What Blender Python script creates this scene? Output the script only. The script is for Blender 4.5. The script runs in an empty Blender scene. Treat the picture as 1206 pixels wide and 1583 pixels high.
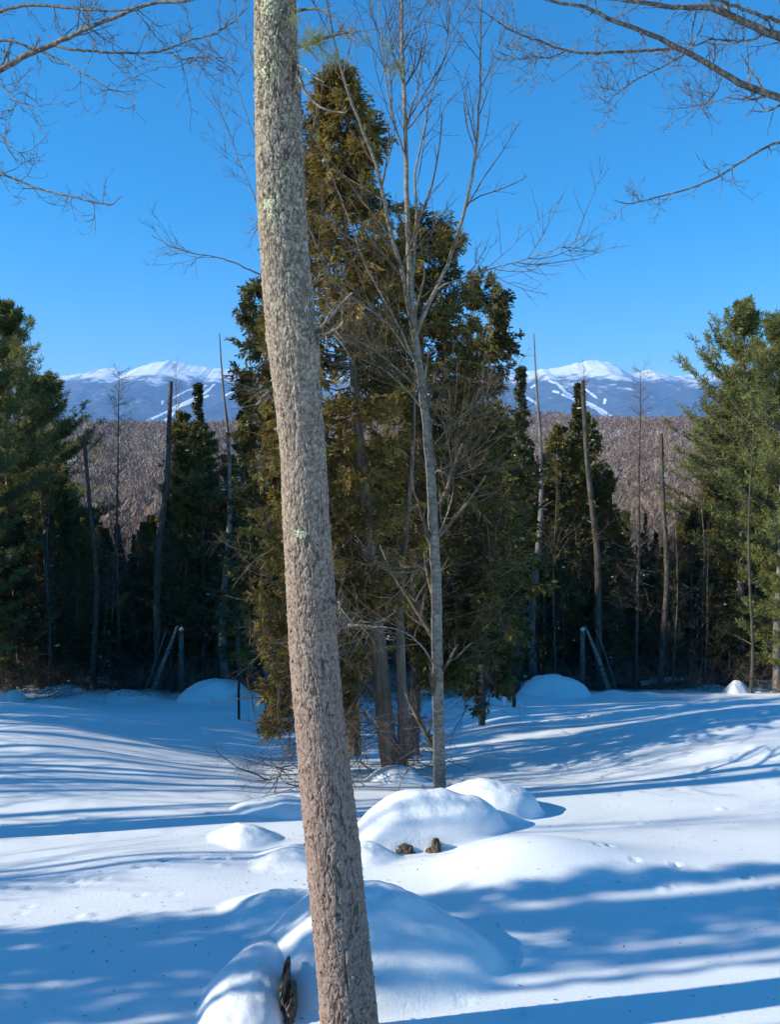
import bpy, math
import numpy as np

# ------------------------------------------------------------------ camera, sky, sun, exposure
scene = bpy.context.scene
FPX, PITCH, CAMZ = 1300.0, math.atan((791.5 - 720.0) / 1300.0), 3.0
cam_data = bpy.data.cameras.new('camera')
cam_data.sensor_fit = 'VERTICAL'; cam_data.sensor_height = 24.0
cam_data.lens = 24.0 * FPX / 1583.0
cam_data.clip_start = 0.1; cam_data.clip_end = 60000
cam = bpy.data.objects.new('camera', cam_data)
scene.collection.objects.link(cam); scene.camera = cam
cam.location = (0, 0, CAMZ); cam.rotation_euler = (math.pi / 2 - PITCH, 0, 0)

SUN_EL = math.radians(28.0)
SUN_AZ = math.atan2(-1.0, -0.20)          # from the left, a touch behind the camera
world = bpy.data.worlds.new('World'); scene.world = world; world.use_nodes = True
wn = world.node_tree.nodes; wl = world.node_tree.links
sky = wn.new('ShaderNodeTexSky'); sky.sky_type = 'NISHITA'; sky.sun_disc = False
sky.sun_elevation = SUN_EL; sky.sun_rotation = SUN_AZ
sky.altitude = 300; sky.air_density = 1.0; sky.dust_density = 0.15; sky.ozone_density = 4.0
bg = wn['Background']; bg.inputs[1].default_value = 0.145
hs = wn.new('ShaderNodeHueSaturation'); hs.inputs['Saturation'].default_value = 1.44; hs.inputs['Hue'].default_value = 0.495
wl.new(sky.outputs[0], hs.inputs['Color']); wl.new(hs.outputs[0], bg.inputs[0])
sd = bpy.data.lights.new('sun', 'SUN'); sd.energy = 5.0; sd.angle = math.radians(0.5); sd.color = (1.0, 0.95, 0.80)
sun = bpy.data.objects.new('sun', sd); scene.collection.objects.link(sun)
sdir = np.array([math.sin(SUN_AZ) * math.cos(SUN_EL), math.cos(SUN_AZ) * math.cos(SUN_EL), math.sin(SUN_EL)])
import mathutils
sun.rotation_euler = mathutils.Vector(sdir).to_track_quat('Z', 'Y').to_euler()
scene.view_settings.view_transform = 'Standard'; scene.view_settings.look = 'None'
scene.view_settings.exposure = 0.42; scene.view_settings.gamma = 1.0
scene.view_settings.use_curve_mapping = False
scene.cycles.max_bounces = 6; scene.cycles.diffuse_bounces = 3; scene.cycles.transparent_max_bounces = 8
scene.cycles.volume_bounces = 1

# ------------------------------------------------------------------ helpers
COL = scene.collection

def P(px, py, Y):
    """the point at distance Y ahead that the photograph shows at pixel px,py (1206x1583)"""
    u = np.asarray(px, float) - 603.0; v = 791.5 - np.asarray(py, float)
    dy = math.cos(PITCH) * FPX + math.sin(PITCH) * v
    dz = -math.sin(PITCH) * FPX + math.cos(PITCH) * v
    t = Y / dy
    return np.stack([u * t, np.broadcast_to(np.asarray(Y, float), t.shape) + 0 * t, CAMZ + dz * t], -1)

def hash3(ix, iy, iz, s=0):
    n = (ix.astype(np.int64) * 374761393 + iy.astype(np.int64) * 668265263 + iz.astype(np.int64) * 2147483647 + s * 1274126177) & 0xffffffff
    n = ((n ^ (n >> 13)) * 1274126177) & 0xffffffff
    n = (n ^ (n >> 16)) & 0xffffffff
    return n / 4294967295.0

def noise2(x, y, s=0):
    ix = np.floor(x); iy = np.floor(y); fx = x - ix; fy = y - iy
    fx = fx * fx * (3 - 2 * fx); fy = fy * fy * (3 - 2 * fy)
    ix = ix.astype(np.int64); iy = iy.astype(np.int64); z = np.zeros_like(ix)
    a = hash3(ix, iy, z, s); b = hash3(ix + 1, iy, z, s); c = hash3(ix, iy + 1, z, s); d = hash3(ix + 1, iy + 1, z, s)
    return (a * (1 - fx) + b * fx) * (1 - fy) + (c * (1 - fx) + d * fx) * fy - 0.5

def fbm(x, y, o=4, s=0):
    r = 0; a = 1.0
    for k in range(o):
        r = r + a * noise2(x * 2 ** k + 17.3 * k, y * 2 ** k - 9.1 * k, s + k); a *= 0.5
    return r

def sstep(a, b, x):
    t = np.clip((x - a) / (b - a), 0, 1); return t * t * (3 - 2 * t)

def unit(v):
    return v / np.maximum(np.linalg.norm(v, axis=-1, keepdims=True), 1e-9)

class Geo:
    """collects vertices and quads, with one tint value per vertex"""
    def __init__(s): s.V = []; s.F = []; s.T = []; s.n = 0
    def add(s, V, F, T=0.5):
        V = np.asarray(V, float).reshape(-1, 3); F = np.asarray(F, np.int64).reshape(-1, 4)
        s.V.append(V); s.F.append(F + s.n)
        s.T.append(np.broadcast_to(np.asarray(T, float), (len(V),)).copy()); s.n += len(V)
        return s
    def mesh(s, name, mat, smooth=True):
        V = np.concatenate(s.V); F = np.concatenate(s.F); T = np.concatenate(s.T)
        me = bpy.data.meshes.new(name)
        me.vertices.add(len(V)); me.vertices.foreach_set('co', V.astype(np.float32).ravel())
        me.loops.add(F.size); me.loops.foreach_set('vertex_index', F.astype(np.int32).ravel())
        me.polygons.add(len(F))
        me.polygons.foreach_set('loop_start', np.arange(0, F.size, 4, dtype=np.int32))
        me.polygons.foreach_set('use_smooth', np.full(len(F), smooth))
        at = me.attributes.new('tint', 'FLOAT', 'POINT'); at.data.foreach_set('value', T.astype(np.float32))
        me.materials.append(mat); me.update(calc_edges=True)
        return me

def grid_faces(nr, nc, wrap=False):
    a = np.arange(nr * nc).reshape(nr, nc)
    if wrap: a = np.concatenate([a, a[:, :1]], 1)
    return np.stack([a[:-1, :-1], a[:-1, 1:], a[1:, 1:], a[1:, :-1]], -1).reshape(-1, 4)

def tubes(g, PT, R, k=5, T=0.5, rough=0.0):
    """PT (N,m,3) centre lines, R (N,m) radii -> smooth tubes"""
    PT = np.asarray(PT, float); R = np.asarray(R, float)
    if PT.ndim == 2: PT = PT[None]; R = R[None]
    N, m, _ = PT.shape
    if N == 0: return
    tg = unit(np.gradient(PT, axis=1))
    mt = unit(tg.mean(1))
    ref = np.where(np.abs(mt[:, 2:3]) > 0.7, np.array([[1.0, 0.13, 0]]), np.array([[0, 0.11, 1.0]]))[:, None, :]
    u = unit(np.cross(tg, np.broadcast_to(ref, tg.shape))); w = np.cross(tg, u)
    a = np.arange(k) / k * 2 * math.pi
    ring = u[:, :, None, :] * np.cos(a)[None, None, :, None] + w[:, :, None, :] * np.sin(a)[None, None, :, None]
    rr = R[:, :, None, None]
    if rough: rr = rr * (1 + rough * (hash3(np.arange(N * m * k), np.zeros(1, int), np.zeros(1, int), 5).reshape(N, m, k, 1) - 0.5))
    V = PT[:, :, None, :] + ring * rr
    f = grid_faces(m, k, True)
    F = f[None] + (np.arange(N) * m * k)[:, None, None]
    Tt = np.broadcast_to(np.asarray(T, float).reshape(-1, 1), (N, m * k)).ravel() if np.ndim(T) else T
    g.add(V.reshape(-1, 3), F.reshape(-1, 4), Tt)

def leaves(g, pos, d, L, W, rng, T, nrm=None):
    """rhombic leaf / needle-bunch faces"""
    d = unit(d); N = len(pos)
    if nrm is None: nrm = rng.normal(size=(N, 3))
    side = unit(np.cross(d, nrm))
    L = np.broadcast_to(L, (N,))[:, None]; W = np.broadcast_to(W, (N,))[:, None]
    V = np.stack([pos, pos + d * L * 0.55 + side * W * 0.5, pos + d * L, pos + d * L * 0.55 - side * W * 0.5], 1)
    F = np.arange(4 * N).reshape(N, 4)
    g.add(V.reshape(-1, 3), F, np.repeat(np.broadcast_to(T, (N,)), 4))

def grow(start, d, L, m, rng, wob=0.15, up=0.0):
    """start (N,3), d (N,3), L (N,) -> centre lines (N,m,3)"""
    N = len(start); out = np.zeros((N, m, 3)); out[:, 0] = start; d = unit(d)
    for i in range(1, m):
        d = unit(d + rng.normal(size=(N, 3)) * wob + np.array([0, 0, 1.0]) * (up / m))
        out[:, i] = out[:, i - 1] + d * (L[:, None] / (m - 1))
    return out

def sample(PT, R, idx, t):
    m = PT.shape[1]; x = t * (m - 1); i = np.minimum(x.astype(int), m - 2); f = (x - i)[:, None]
    p = PT[idx, i] * (1 - f) + PT[idx, i + 1] * f
    tg = unit(PT[idx, i + 1] - PT[idx, i])
    r = R[idx, i] * (1 - f[:, 0]) + R[idx, i + 1] * f[:, 0]
    return p, tg, r

def shoots(PT, R, n, rng, t0=0.2, t1=1.0, ang=50, L=(0.2, 0.5), m=5, wob=0.12, up=0.1, rf=0.5, plane=None, taper=0.35, rmin=0.0012):
    """n side shoots on each centre line"""
    N = len(PT); idx = np.repeat(np.arange(N), n); k = len(idx)
    t = rng.uniform(t0, t1, k); p, tg, r = sample(PT, R, idx, t)
    a = rng.normal(size=(k, 3))
    if plane is not None: a = a * (1 - plane) + np.array([0, 0, 1.0]) * plane * np.sign(rng.uniform(-1, 1, k))[:, None]
    side = unit(np.cross(tg, a)); th = np.radians(ang + rng.normal(size=k) * ang * 0.2)[:, None]
    d = tg * np.cos(th) + side * np.sin(th)
    LL = rng.uniform(L[0], L[1], k) * (1.15 - 0.6 * t)
    PT2 = grow(p, d, LL, m, rng, wob, up)
    R2 = np.maximum(r[:, None] * rf, rmin) * np.linspace(1, taper, m)[None]
    return PT2, R2

def resample(pts, rad, m):
    pts = np.asarray(pts, float); s = np.r_[0, np.cumsum(np.linalg.norm(np.diff(pts, axis=0), axis=1))]
    q = np.linspace(0, s[-1], m)
    # Catmull-like smoothing by cubic blend of linear samples
    out = np.stack([np.interp(q, s, pts[:, i]) for i in range(3)], 1)
    for _ in range(2): out[1:-1] = (out[:-2] + 2 * out[1:-1] + out[2:]) / 4
    return out, np.interp(q, s, rad)

def link(name, me, parent=None, loc=None):
    o = bpy.data.objects.new(name, me); COL.objects.link(o)
    if parent is not None: o.parent = parent
    if loc is not None: o.location = loc
    return o

def tag(o, label=None, cat=None, group=None, kind=None):
    if label: o['label'] = label
    if cat: o['category'] = cat
    if group: o['group'] = group
    if kind: o['kind'] = kind
    return o

def thing(name, loc, label, cat, group=None, rz=0.0, sc=1.0):
    o = bpy.data.objects.new(name, None); COL.objects.link(o); o.empty_display_size = 0.2
    o.location = tuple(float(c) for c in loc); o.rotation_euler = (0, 0, rz)
    o.scale = (sc, sc, sc) if np.ndim(sc) == 0 else sc
    return tag(o, label, cat, group)

# ------------------------------------------------------------------ materials
def mat(name):
    m = bpy.data.materials.new(name); m.use_nodes = True
    nt = m.node_tree; b = nt.nodes['Principled BSDF']; b.inputs['Specular IOR Level'].default_value = 0.25
    return m, nt.nodes, nt.links, b

def ramp(n, stops):
    r = n.new('ShaderNodeValToRGB'); e = r.color_ramp.elements
    while len(e) < len(stops): e.new(0.5)
    for k, (p, c) in enumerate(stops): e[k].position = p; e[k].color = (*c, 1)
    return r

def noise_node(n, l, scale, detail=4, coord='Object', stretch=None, rough=0.55):
    tc = n.new('ShaderNodeTexCoord'); t = n.new('ShaderNodeTexNoise')
    t.inputs['Scale'].default_value = scale; t.inputs['Detail'].default_value = detail; t.inputs['Roughness'].default_value = rough
    src = tc.outputs[coord]
    if stretch:
        mp = n.new('ShaderNodeMapping'); mp.inputs['Scale'].default_value = stretch; l.new(src, mp.inputs[0]); src = mp.outputs[0]
    l.new(src, t.inputs['Vector']); return t

def bump(n, l, b, h, strength, dist):
    bp = n.new('ShaderNodeBump'); bp.inputs['Strength'].default_value = strength; bp.inputs['Distance'].default_value = dist
    l.new(h, bp.inputs['Height']); l.new(bp.outputs[0], b.inputs['Normal']); return bp

def snow_material(name='snow', fine=0.006):
    m, n, l, b = mat(name)
    t = noise_node(n, l, 1.1, 5); r = ramp(n, [(0.3, (0.80, 0.815, 0.83)), (0.7, (0.88, 0.885, 0.89))])
    l.new(t.outputs[0], r.inputs[0]); l.new(r.outputs[0], b.inputs['Base Color'])
    b.inputs['Roughness'].default_value = 0.75; b.inputs['Specular IOR Level'].default_value = 0.2
    t2 = noise_node(n, l, 34, 8, rough=0.8); bump(n, l, b, t2.outputs[0], 0.6, fine * 1.3)
    return m

def bark_material(name, c0, c1, c2, scale=18, stretch=(1, 1, 0.18), bs=0.8, bd=0.02, rough=0.9):
    m, n, l, b = mat(name)
    t = noise_node(n, l, scale, 6, stretch=stretch, rough=0.65)
    r = ramp(n, [(0.32, c0), (0.5, c1), (0.7, c2)])
    l.new(t.outputs[0], r.inputs[0]); l.new(r.outputs[0], b.inputs['Base Color'])
    b.inputs['Roughness'].default_value = rough; bump(n, l, b, t.outputs[0], bs, bd)
    return m

def leaf_material(name, c0, c1, c2, trans=0.25):
    m, n, l, b = mat(name)
    a = n.new('ShaderNodeAttribute'); a.attribute_name = 'tint'
    r = ramp(n, [(0.0, c0), (0.5, c1), (1.0, c2)]); l.new(a.outputs['Fac'], r.inputs[0])
    l.new(r.outputs[0], b.inputs['Base Color']); b.inputs['Roughness'].default_value = 0.6
    tr = n.new('ShaderNodeBsdfTranslucent'); l.new(r.outputs[0], tr.inputs[0])
    mx = n.new('ShaderNodeMixShader'); mx.inputs[0].default_value = trans
    l.new(b.outputs[0], mx.inputs[1]); l.new(tr.outputs[0], mx.inputs[2]); l.new(mx.outputs[0], n['Material Output'].inputs[0])
    return m

M = {}
M['snow'] = snow_material()
M['snow_lump'] = snow_material('snow_lump', 0.008)
def lump_relief():
    nt = M['snow_lump'].node_tree; n, l = nt.nodes, nt.links; b = n['Principled BSDF']
    old = [x for x in n if x.type == 'BUMP'][0]
    t = noise_node(n, l, 3.2, 5, rough=0.5); m = ramp(n, [(0.35, (0, 0, 0)), (0.52, (1, 1, 1)), (0.75, (1, 1, 1))]); l.new(t.outputs[0], m.inputs[0])
    b2 = n.new('ShaderNodeBump'); b2.inputs['Strength'].default_value = 0.2; b2.inputs['Distance'].default_value = 0.04
    l.new(m.outputs[0], b2.inputs['Height']); l.new(b2.outputs[0], old.inputs['Normal'])
lump_relief()
M['maple'] = bark_material('young_maple_bark', (0.10, 0.085, 0.066), (0.22, 0.19, 0.15), (0.34, 0.30, 0.245), 14, (1, 1, 2.2), 0.4, 0.006)
M['twig'] = bark_material('twig_bark', (0.045, 0.032, 0.024), (0.12, 0.088, 0.058), (0.26, 0.20, 0.135), 9, (1, 1, 1), 0.2, 0.003)
M['limb'] = bark_material('limb_bark', (0.035, 0.03, 0.026), (0.13, 0.115, 0.098), (0.34, 0.32, 0.28), 22, (1, 1, 1), 0.5, 0.006)
M['cedar_bark'] = bark_material('cedar_bark', (0.07, 0.052, 0.038), (0.17, 0.13, 0.10), (0.28, 0.22, 0.17), 30, (1, 1, 0.07), 0.9, 0.02)
M['dark_bark'] = bark_material('dark_bark', (0.035, 0.028, 0.022), (0.09, 0.072, 0.055), (0.18, 0.15, 0.12), 14, (1, 1, 0.25), 0.6, 0.02)
M['grey_bark'] = bark_material('grey_bark', (0.07, 0.06, 0.052), (0.18, 0.158, 0.135), (0.32, 0.29, 0.25), 12, (1, 1, 0.3), 0.6, 0.02)
M['birch_bark'] = bark_material('birch_bark', (0.05, 0.045, 0.04), (0.26, 0.24, 0.21), (0.55, 0.53, 0.48), 9, (1, 1, 2.5), 0.3, 0.01)
M['brush'] = bark_material('brush_bark', (0.05, 0.036, 0.028), (0.15, 0.105, 0.078), (0.28, 0.2, 0.15), 6, (1, 1, 1), 0.1, 0.003)
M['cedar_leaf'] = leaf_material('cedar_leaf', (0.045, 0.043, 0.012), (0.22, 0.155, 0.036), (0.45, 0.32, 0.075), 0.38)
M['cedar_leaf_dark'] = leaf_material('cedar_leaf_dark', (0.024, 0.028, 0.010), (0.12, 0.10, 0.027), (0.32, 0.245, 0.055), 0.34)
M['pine_leaf'] = leaf_material('pine_leaf', (0.07, 0.08, 0.026), (0.21, 0.22, 0.065), (0.38, 0.37, 0.13), 0.42)
M['fir_leaf'] = leaf_material('fir_leaf', (0.026, 0.031, 0.013), (0.075, 0.08, 0.03), (0.18, 0.17, 0.06), 0.3)
M['olive_leaf'] = leaf_material('olive_leaf', (0.045, 0.048, 0.016), (0.17, 0.15, 0.045), (0.34, 0.28, 0.08), 0.38)
M['larch'] = bark_material('larch_twig', (0.10, 0.075, 0.06), (0.2, 0.15, 0.12), (0.3, 0.24, 0.2), 5, (1, 1, 1), 0.1, 0.003)
M['hill_tree'] = leaf_material('bare_hill_wood', (0.13, 0.083, 0.056), (0.23, 0.152, 0.107), (0.34, 0.235, 0.17), 0.0)

def rock_mat():
    m, n, l, b = mat('rock')
    t = noise_node(n, l, 9, 8, rough=0.7); r = ramp(n, [(0.3, (0.035, 0.03, 0.022)), (0.5, (0.13, 0.10, 0.07)), (0.72, (0.26, 0.21, 0.15))])
    l.new(t.outputs[0], r.inputs[0]); l.new(r.outputs[0], b.inputs['Base Color']); b.inputs['Roughness'].default_value = 0.85
    bump(n, l, b, t.outputs[0], 0.9, 0.03); return m
M['rock'] = rock_mat()

def post_mat():
    m, n, l, b = mat('rusty_post'); t = noise_node(n, l, 20, 4)
    r = ramp(n, [(0.3, (0.012, 0.010, 0.009)), (0.7, (0.05, 0.03, 0.022))]); l.new(t.outputs[0], r.inputs[0])
    l.new(r.outputs[0], b.inputs['Base Color']); b.inputs['Roughness'].default_value = 0.7; return m
M['post'] = post_mat()

def trunk_mat():
    m, n, l, b = mat('pine_trunk_bark')
    a = n.new('ShaderNodeAttribute'); a.attribute_name = 'tint'          # plate height from the geometry
    tc = n.new('ShaderNodeTexCoord'); sx = n.new('ShaderNodeSeparateXYZ'); l.new(tc.outputs['Object'], sx.inputs[0])
    n1 = noise_node(n, l, 60, 6, rough=0.7); n2 = noise_node(n, l, 2.2, 4); n3 = noise_node(n, l, 26, 3, stretch=(1, 1, 0.35))
    low = ramp(n, [(0.32, (0.19, 0.125, 0.098)), (0.5, (0.30, 0.205, 0.162)), (0.68, (0.42, 0.305, 0.245))])
    hi = ramp(n, [(0.36, (0.13, 0.10, 0.075)), (0.5, (0.28, 0.225, 0.165)), (0.64, (0.50, 0.44, 0.34))])
    for r in (low, hi): l.new(n1.outputs[0], r.inputs[0])
    mr = n.new('ShaderNodeMapRange'); mr.inputs[1].default_value = 2.2; mr.inputs[2].default_value = 5.0
    ad = n.new('ShaderNodeMath'); ad.operation = 'ADD'; l.new(sx.outputs[2], ad.inputs[0])
    mm = n.new('ShaderNodeMath'); mm.operation = 'MULTIPLY'; mm.inputs[1].default_value = 1.4; l.new(n2.outputs[0], mm.inputs[0]); l.new(mm.outputs[0], ad.inputs[1])
    l.new(ad.outputs[0], mr.inputs[0])
    mx = n.new('ShaderNodeMix'); mx.data_type = 'RGBA'; l.new(mr.outputs[0], mx.inputs[0]); l.new(low.outputs[0], mx.inputs[6]); l.new(hi.outputs[0], mx.inputs[7])
    # cracks between plates: dark inner bark
    cr = n.new('ShaderNodeMapRange'); cr.inputs[1].default_value = 0.02; cr.inputs[2].default_value = 0.5; l.new(a.outputs['Fac'], cr.inputs[0])
    mc = n.new('ShaderNodeMix'); mc.data_type = 'RGBA'; mc.inputs[6].default_value = (0.09, 0.058, 0.044, 1)
    l.new(cr.outputs[0], mc.inputs[0]); l.new(mx.outputs[2], mc.inputs[7])
    # lichen, greenish grey, more of it high up
    m3 = n.new('ShaderNodeMapRange'); m3.inputs[1].default_value = 0.54; m3.inputs[2].default_value = 0.66; l.new(n3.outputs[0], m3.inputs[0])
    hz = n.new('ShaderNodeMapRange'); hz.inputs[1].default_value = 3.2; hz.inputs[2].default_value = 5.2; hz.inputs[3].default_value = 0.04; hz.inputs[4].default_value = 0.5; l.new(sx.outputs[2], hz.inputs[0])
    ml = n.new('ShaderNodeMath'); ml.operation = 'MULTIPLY'; l.new(m3.outputs[0], ml.inputs[0]); l.new(hz.outputs[0], ml.inputs[1])
    mli = n.new('ShaderNodeMix'); mli.data_type = 'RGBA'; mli.inputs[7].default_value = (0.40, 0.385, 0.22, 1)
    l.new(ml.outputs[0], mli.inputs[0]); l.new(mc.outputs[2], mli.inputs[6]); l.new(mli.outputs[2], b.inputs['Base Color'])
    b.inputs['Roughness'].default_value = 0.92; bump(n, l, b, n1.outputs[0], 0.7, 0.006)
    return m
M['trunk'] = trunk_mat()
def lichen_mat():
    m, n, l, b = mat('lichen'); t = noise_node(n, l, 90, 3)
    r = ramp(n, [(0.35, (0.40, 0.39, 0.22)), (0.65, (0.68, 0.66, 0.46))]); l.new(t.outputs[0], r.inputs[0]); l.new(r.outputs[0], b.inputs['Base Color']); b.inputs['Roughness'].default_value = 0.95
    return m
M['lichen'] = lichen_mat()

def mountain_mat():
    m, n, l, b = mat('mountain')
    a = n.new('ShaderNodeAttribute'); a.attribute_name = 'tint'
    t = noise_node(n, l, 0.006, 8, stretch=(1, 1, 0.5), rough=0.72); t2 = noise_node(n, l, 0.03, 5)
    fr = ramp(n, [(0.3, (0.035, 0.045, 0.05)), (0.6, (0.085, 0.095, 0.10)), (0.8, (0.19, 0.20, 0.21))]); l.new(t2.outputs[0], fr.inputs[0])
    ad = n.new('ShaderNodeMath'); ad.operation = 'MULTIPLY_ADD'; ad.inputs[1].default_value = 1.3; l.new(t.outputs[0], ad.inputs[0]); l.new(a.outputs['Fac'], ad.inputs[2])
    mr = n.new('ShaderNodeMapRange'); mr.inputs[1].default_value = 1.12; mr.inputs[2].default_value = 1.32; l.new(ad.outputs[0], mr.inputs[0])
    mx = n.new('ShaderNodeMix'); mx.data_type = 'RGBA'; l.new(mr.outputs[0], mx.inputs[0]); l.new(fr.outputs[0], mx.inputs[6]); mx.inputs[7].default_value = (0.84, 0.86, 0.88, 1)
    l.new(mx.outputs[2], b.inputs['Base Color']); b.inputs['Roughness'].default_value = 0.9
    return m
M['mountain'] = mountain_mat()

# ------------------------------------------------------------------ ground
def zrow(row, d): return CAMZ - d * math.tan(math.atan((row - 791.5) / FPX) + PITCH)
prof_side = [(1.0, 0.1), (3.5, 0.06)] + [(d, zrow(r, d)) for r, d in
    [(1583, 4.35), (1480, 5.05), (1400, 5.85), (1300, 7.2), (1240, 8.6), (1180, 11.2), (1130, 14.8), (1098, 18), (1078, 22), (1070, 25), (1045, 30), (1005, 40), (980, 55)]]
prof_mid = [(1.0, 0.1), (3.5, 0.06)] + [(d, zrow(r, d)) for r, d in
    [(1583, 4.35), (1480, 5.05), (1405, 5.85), (1318, 7.2), (1254, 8.6), (1204, 10.8), (1160, 13.2), (1120, 18), (1096, 22), (1076, 26), (1045, 31), (1005, 40), (980, 55)]]
far_prof = [(75, -8.5), (120, -13), (200, -17), (300, -12), (420, 2), (560, 16), (760, 31), (1000, 34), (1600, 30), (3000, 10), (9000, 0), (40000, -200)]
ps = np.array(prof_side + far_prof); pm = np.array(prof_mid + far_prof)

def smooth_interp(x, pr):
    # average three neighbouring samples so that knots do not crease
    w = np.clip(np.abs(x) * 0.06, 0.12, 60)
    return (np.interp(x - w, pr[:, 0], pr[:, 1]) + 2 * np.interp(x, pr[:, 0], pr[:, 1]) + np.interp(x + w, pr[:, 0], pr[:, 1])) / 4

def ground(x, y):
    x = np.asarray(x, float); y = np.asarray(y, float)
    yy = np.maximum(y, 1.0)
    q = x / np.maximum(yy, 2.0)
    side = np.maximum(sstep(0.045, 0.16, q), 0.6 * sstep(-0.145, -0.195, q) * sstep(6.5, 12, yy))
    z = smooth_interp(yy, pm) * (1 - side) + smooth_interp(yy, ps) * side
    z = z + np.where(y < 1, (1 - np.minimum(y, 1)) * 0.02, 0)
    near = sstep(46, 26, yy)
    # long soft drifts, slightly oblique
    yr = y + 0.10 * x
    dr = fbm(x * 0.16, yr * 0.55, 3, 3) * 0.16 + fbm(x * 0.5, yr * 1.5, 3, 11) * 0.045 + fbm(x * 2.2, y * 3.0, 2, 31) * 0.008
    amp = 0.35 + 0.65 * sstep(8, 11, yy)
    z = z + dr * near * amp
    # step-like wind drifts on the right of the field
    rr = yr - 10.6 + 0.5 * fbm(x * 0.35, yr * 0.2, 2, 41)
    z = z + near * 0.09 * sstep(1.0, 5, np.abs(x)) * (sstep(-0.25, 0.35, rr) - sstep(0.35, 2.4, rr))
    z = z + 0.5 * sstep(0.14, 0.5, np.abs(q)) * sstep(8, 11.5, yy) * sstep(21, 14, yy)
    # lumpy banks where the brush begins
    bk = sstep(21, 23.5, yy) * sstep(40, 27, yy)
    z = z + bk * np.maximum(fbm(x * 0.55, y * 0.5, 3, 7), 0) * 0.7
    # hollow round the right-hand hump in front
    z = z + 0.19 * np.exp(-((x - 1.2) / 0.8) ** 2 - ((y - 6.7) / 0.36) ** 2)
    z = z + 0.07 * np.exp(-((x + 2.0) / 0.7) ** 2 - ((y - 6.75) / 0.5) ** 2)
    far = sstep(120, 700, yy)
    z = z + far * fbm(x * 0.004, y * 0.004, 3, 50) * 22 * sstep(4000, 1500, yy)
    return z

def axis(parts):
    out = []
    for a, b, st in parts: out.append(np.arange(a, b, st))
    return np.concatenate(out + [[parts[-1][1]]])
ys = np.concatenate([axis([(-60, -10, 10), (-10, 3, 1.0), (3, 9.5, 0.032), (9.5, 14, 0.05), (14, 26, 0.09), (26, 60, 0.6)]), np.geomspace(63, 40000, 90)])
xm = np.concatenate([axis([(0, 5.5, 0.035), (5.5, 13, 0.09), (13, 30, 0.7)]), np.geomspace(32, 30000, 50)])
xs = np.concatenate([-xm[::-1], xm[1:]])
X, Y = np.meshgrid(xs, ys)
Z = ground(X, Y)
# small tracks and dents in the snow
rngt = np.random.default_rng(77)
def dent(x, y, r, dep):
    global Z
    i0, i1 = np.searchsorted(ys, [y - 3 * r, y + 3 * r]); j0, j1 = np.searchsorted(xs, [x - 3 * r, x + 3 * r])
    s2 = ((X[i0:i1, j0:j1] - x) ** 2 + (Y[i0:i1, j0:j1] - y) ** 2) / r ** 2
    Z[i0:i1, j0:j1] += -dep * np.exp(-s2) + 0.35 * dep * np.exp(-(np.sqrt(s2) - 1.5) ** 2 * 4)
for side in (1, -1):
    for k in range(9):
        t = k / 9.0
        dent(side * (1.35 + 2.1 * t) + rngt.normal() * 0.05, 6.9 - 0.9 * t + rngt.normal() * 0.05, 0.035, 0.03)
        if k % 2: dent(side * (1.9 + 1.2 * t) + rngt.normal() * 0.1, 6.2 + rngt.normal() * 0.15, 0.03, 0.022)
for k in range(70):
    y = rngt.uniform(4.3, 9); x = rngt.uniform(-0.46, 0.46) * y; dent(x, y, rngt.uniform(0.02, 0.045), rngt.uniform(-0.02, 0.022))
g = Geo(); g.add(np.stack([X, Y, Z], -1).reshape(-1, 3), grid_faces(len(ys), len(xs)))
o = link('snow_ground', g.mesh('snow_ground', M['snow'])); tag(o, kind='structure')
def gz(x, y): return float(ground(np.array([x]), np.array([y]))[0])

# ------------------------------------------------------------------ mountains
right = [(603, 586), (720, 584), (780, 580), (800, 578), (823, 573), (838, 570), (850, 572), (870, 567), (890, 562), (905, 559), (925, 557), (945, 560), (958, 568), (970, 573), (985, 575), (1003, 571), (1020, 574), (1040, 581), (1070, 579), (1100, 583), (1160, 586), (1300, 594), (1600, 610), (2200, 640)]
left = [(-1000, 640), (-400, 610), (-100, 594), (20, 586), (60, 584), (100, 581), (130, 579), (145, 575), (163, 571), (178, 571), (197, 576), (208, 570), (222, 563), (240, 559), (262, 557), (285, 561), (310, 566), (330, 571), (345, 570), (360, 573), (397, 580), (500, 585)]
rl = np.array(left + right); DM = 6500.0
rp = P(rl[:, 0], rl[:, 1], np.full(len(rl), DM))
xs2 = np.concatenate([np.linspace(-6500, -3300, 60)[:-1], np.linspace(-3300, 3300, 1201), np.linspace(3300, 6500, 60)[1:]]); tt = np.concatenate([np.linspace(0, 1.0, 250), np.linspace(1.01, 1.35, 12)])
XX, TT = np.meshgrid(xs2, tt)
rz = np.interp(xs2, rp[:, 0], rp[:, 2])[None, :]
rough_ = (fbm(XX * 0.006, XX * 0 + 3, 4, 5) * 12 + fbm(XX * 0.03, XX * 0 + 3, 3, 6) * 7) * np.clip(TT, 0, 1) ** 14
yy_ = 3300 + TT * (DM - 3300)
fold = np.abs(fbm(XX * 0.0011 + TT * 0.5, TT * 2.2, 5, 21)) ; fold2 = fbm(XX * 0.004, TT * 9, 5, 25)
up = np.where(TT <= 1, np.power(np.minimum(TT, 1), 1.35), 1 - (TT - 1) * 1.2)
zz = up * rz + rough_ + fbm(XX * 0.008 + TT * 3, TT * 30, 4, 61) * 11 * np.clip(TT, 0, 1) ** 2 + (-(1 - np.abs(2 * np.minimum(TT, 1) - 1)) * fold * 170 + fold2 * 42 * np.sin(np.pi * np.minimum(TT, 1))) * (TT < 1)
zz = np.where(TT < 0.03, -30, zz)
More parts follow.
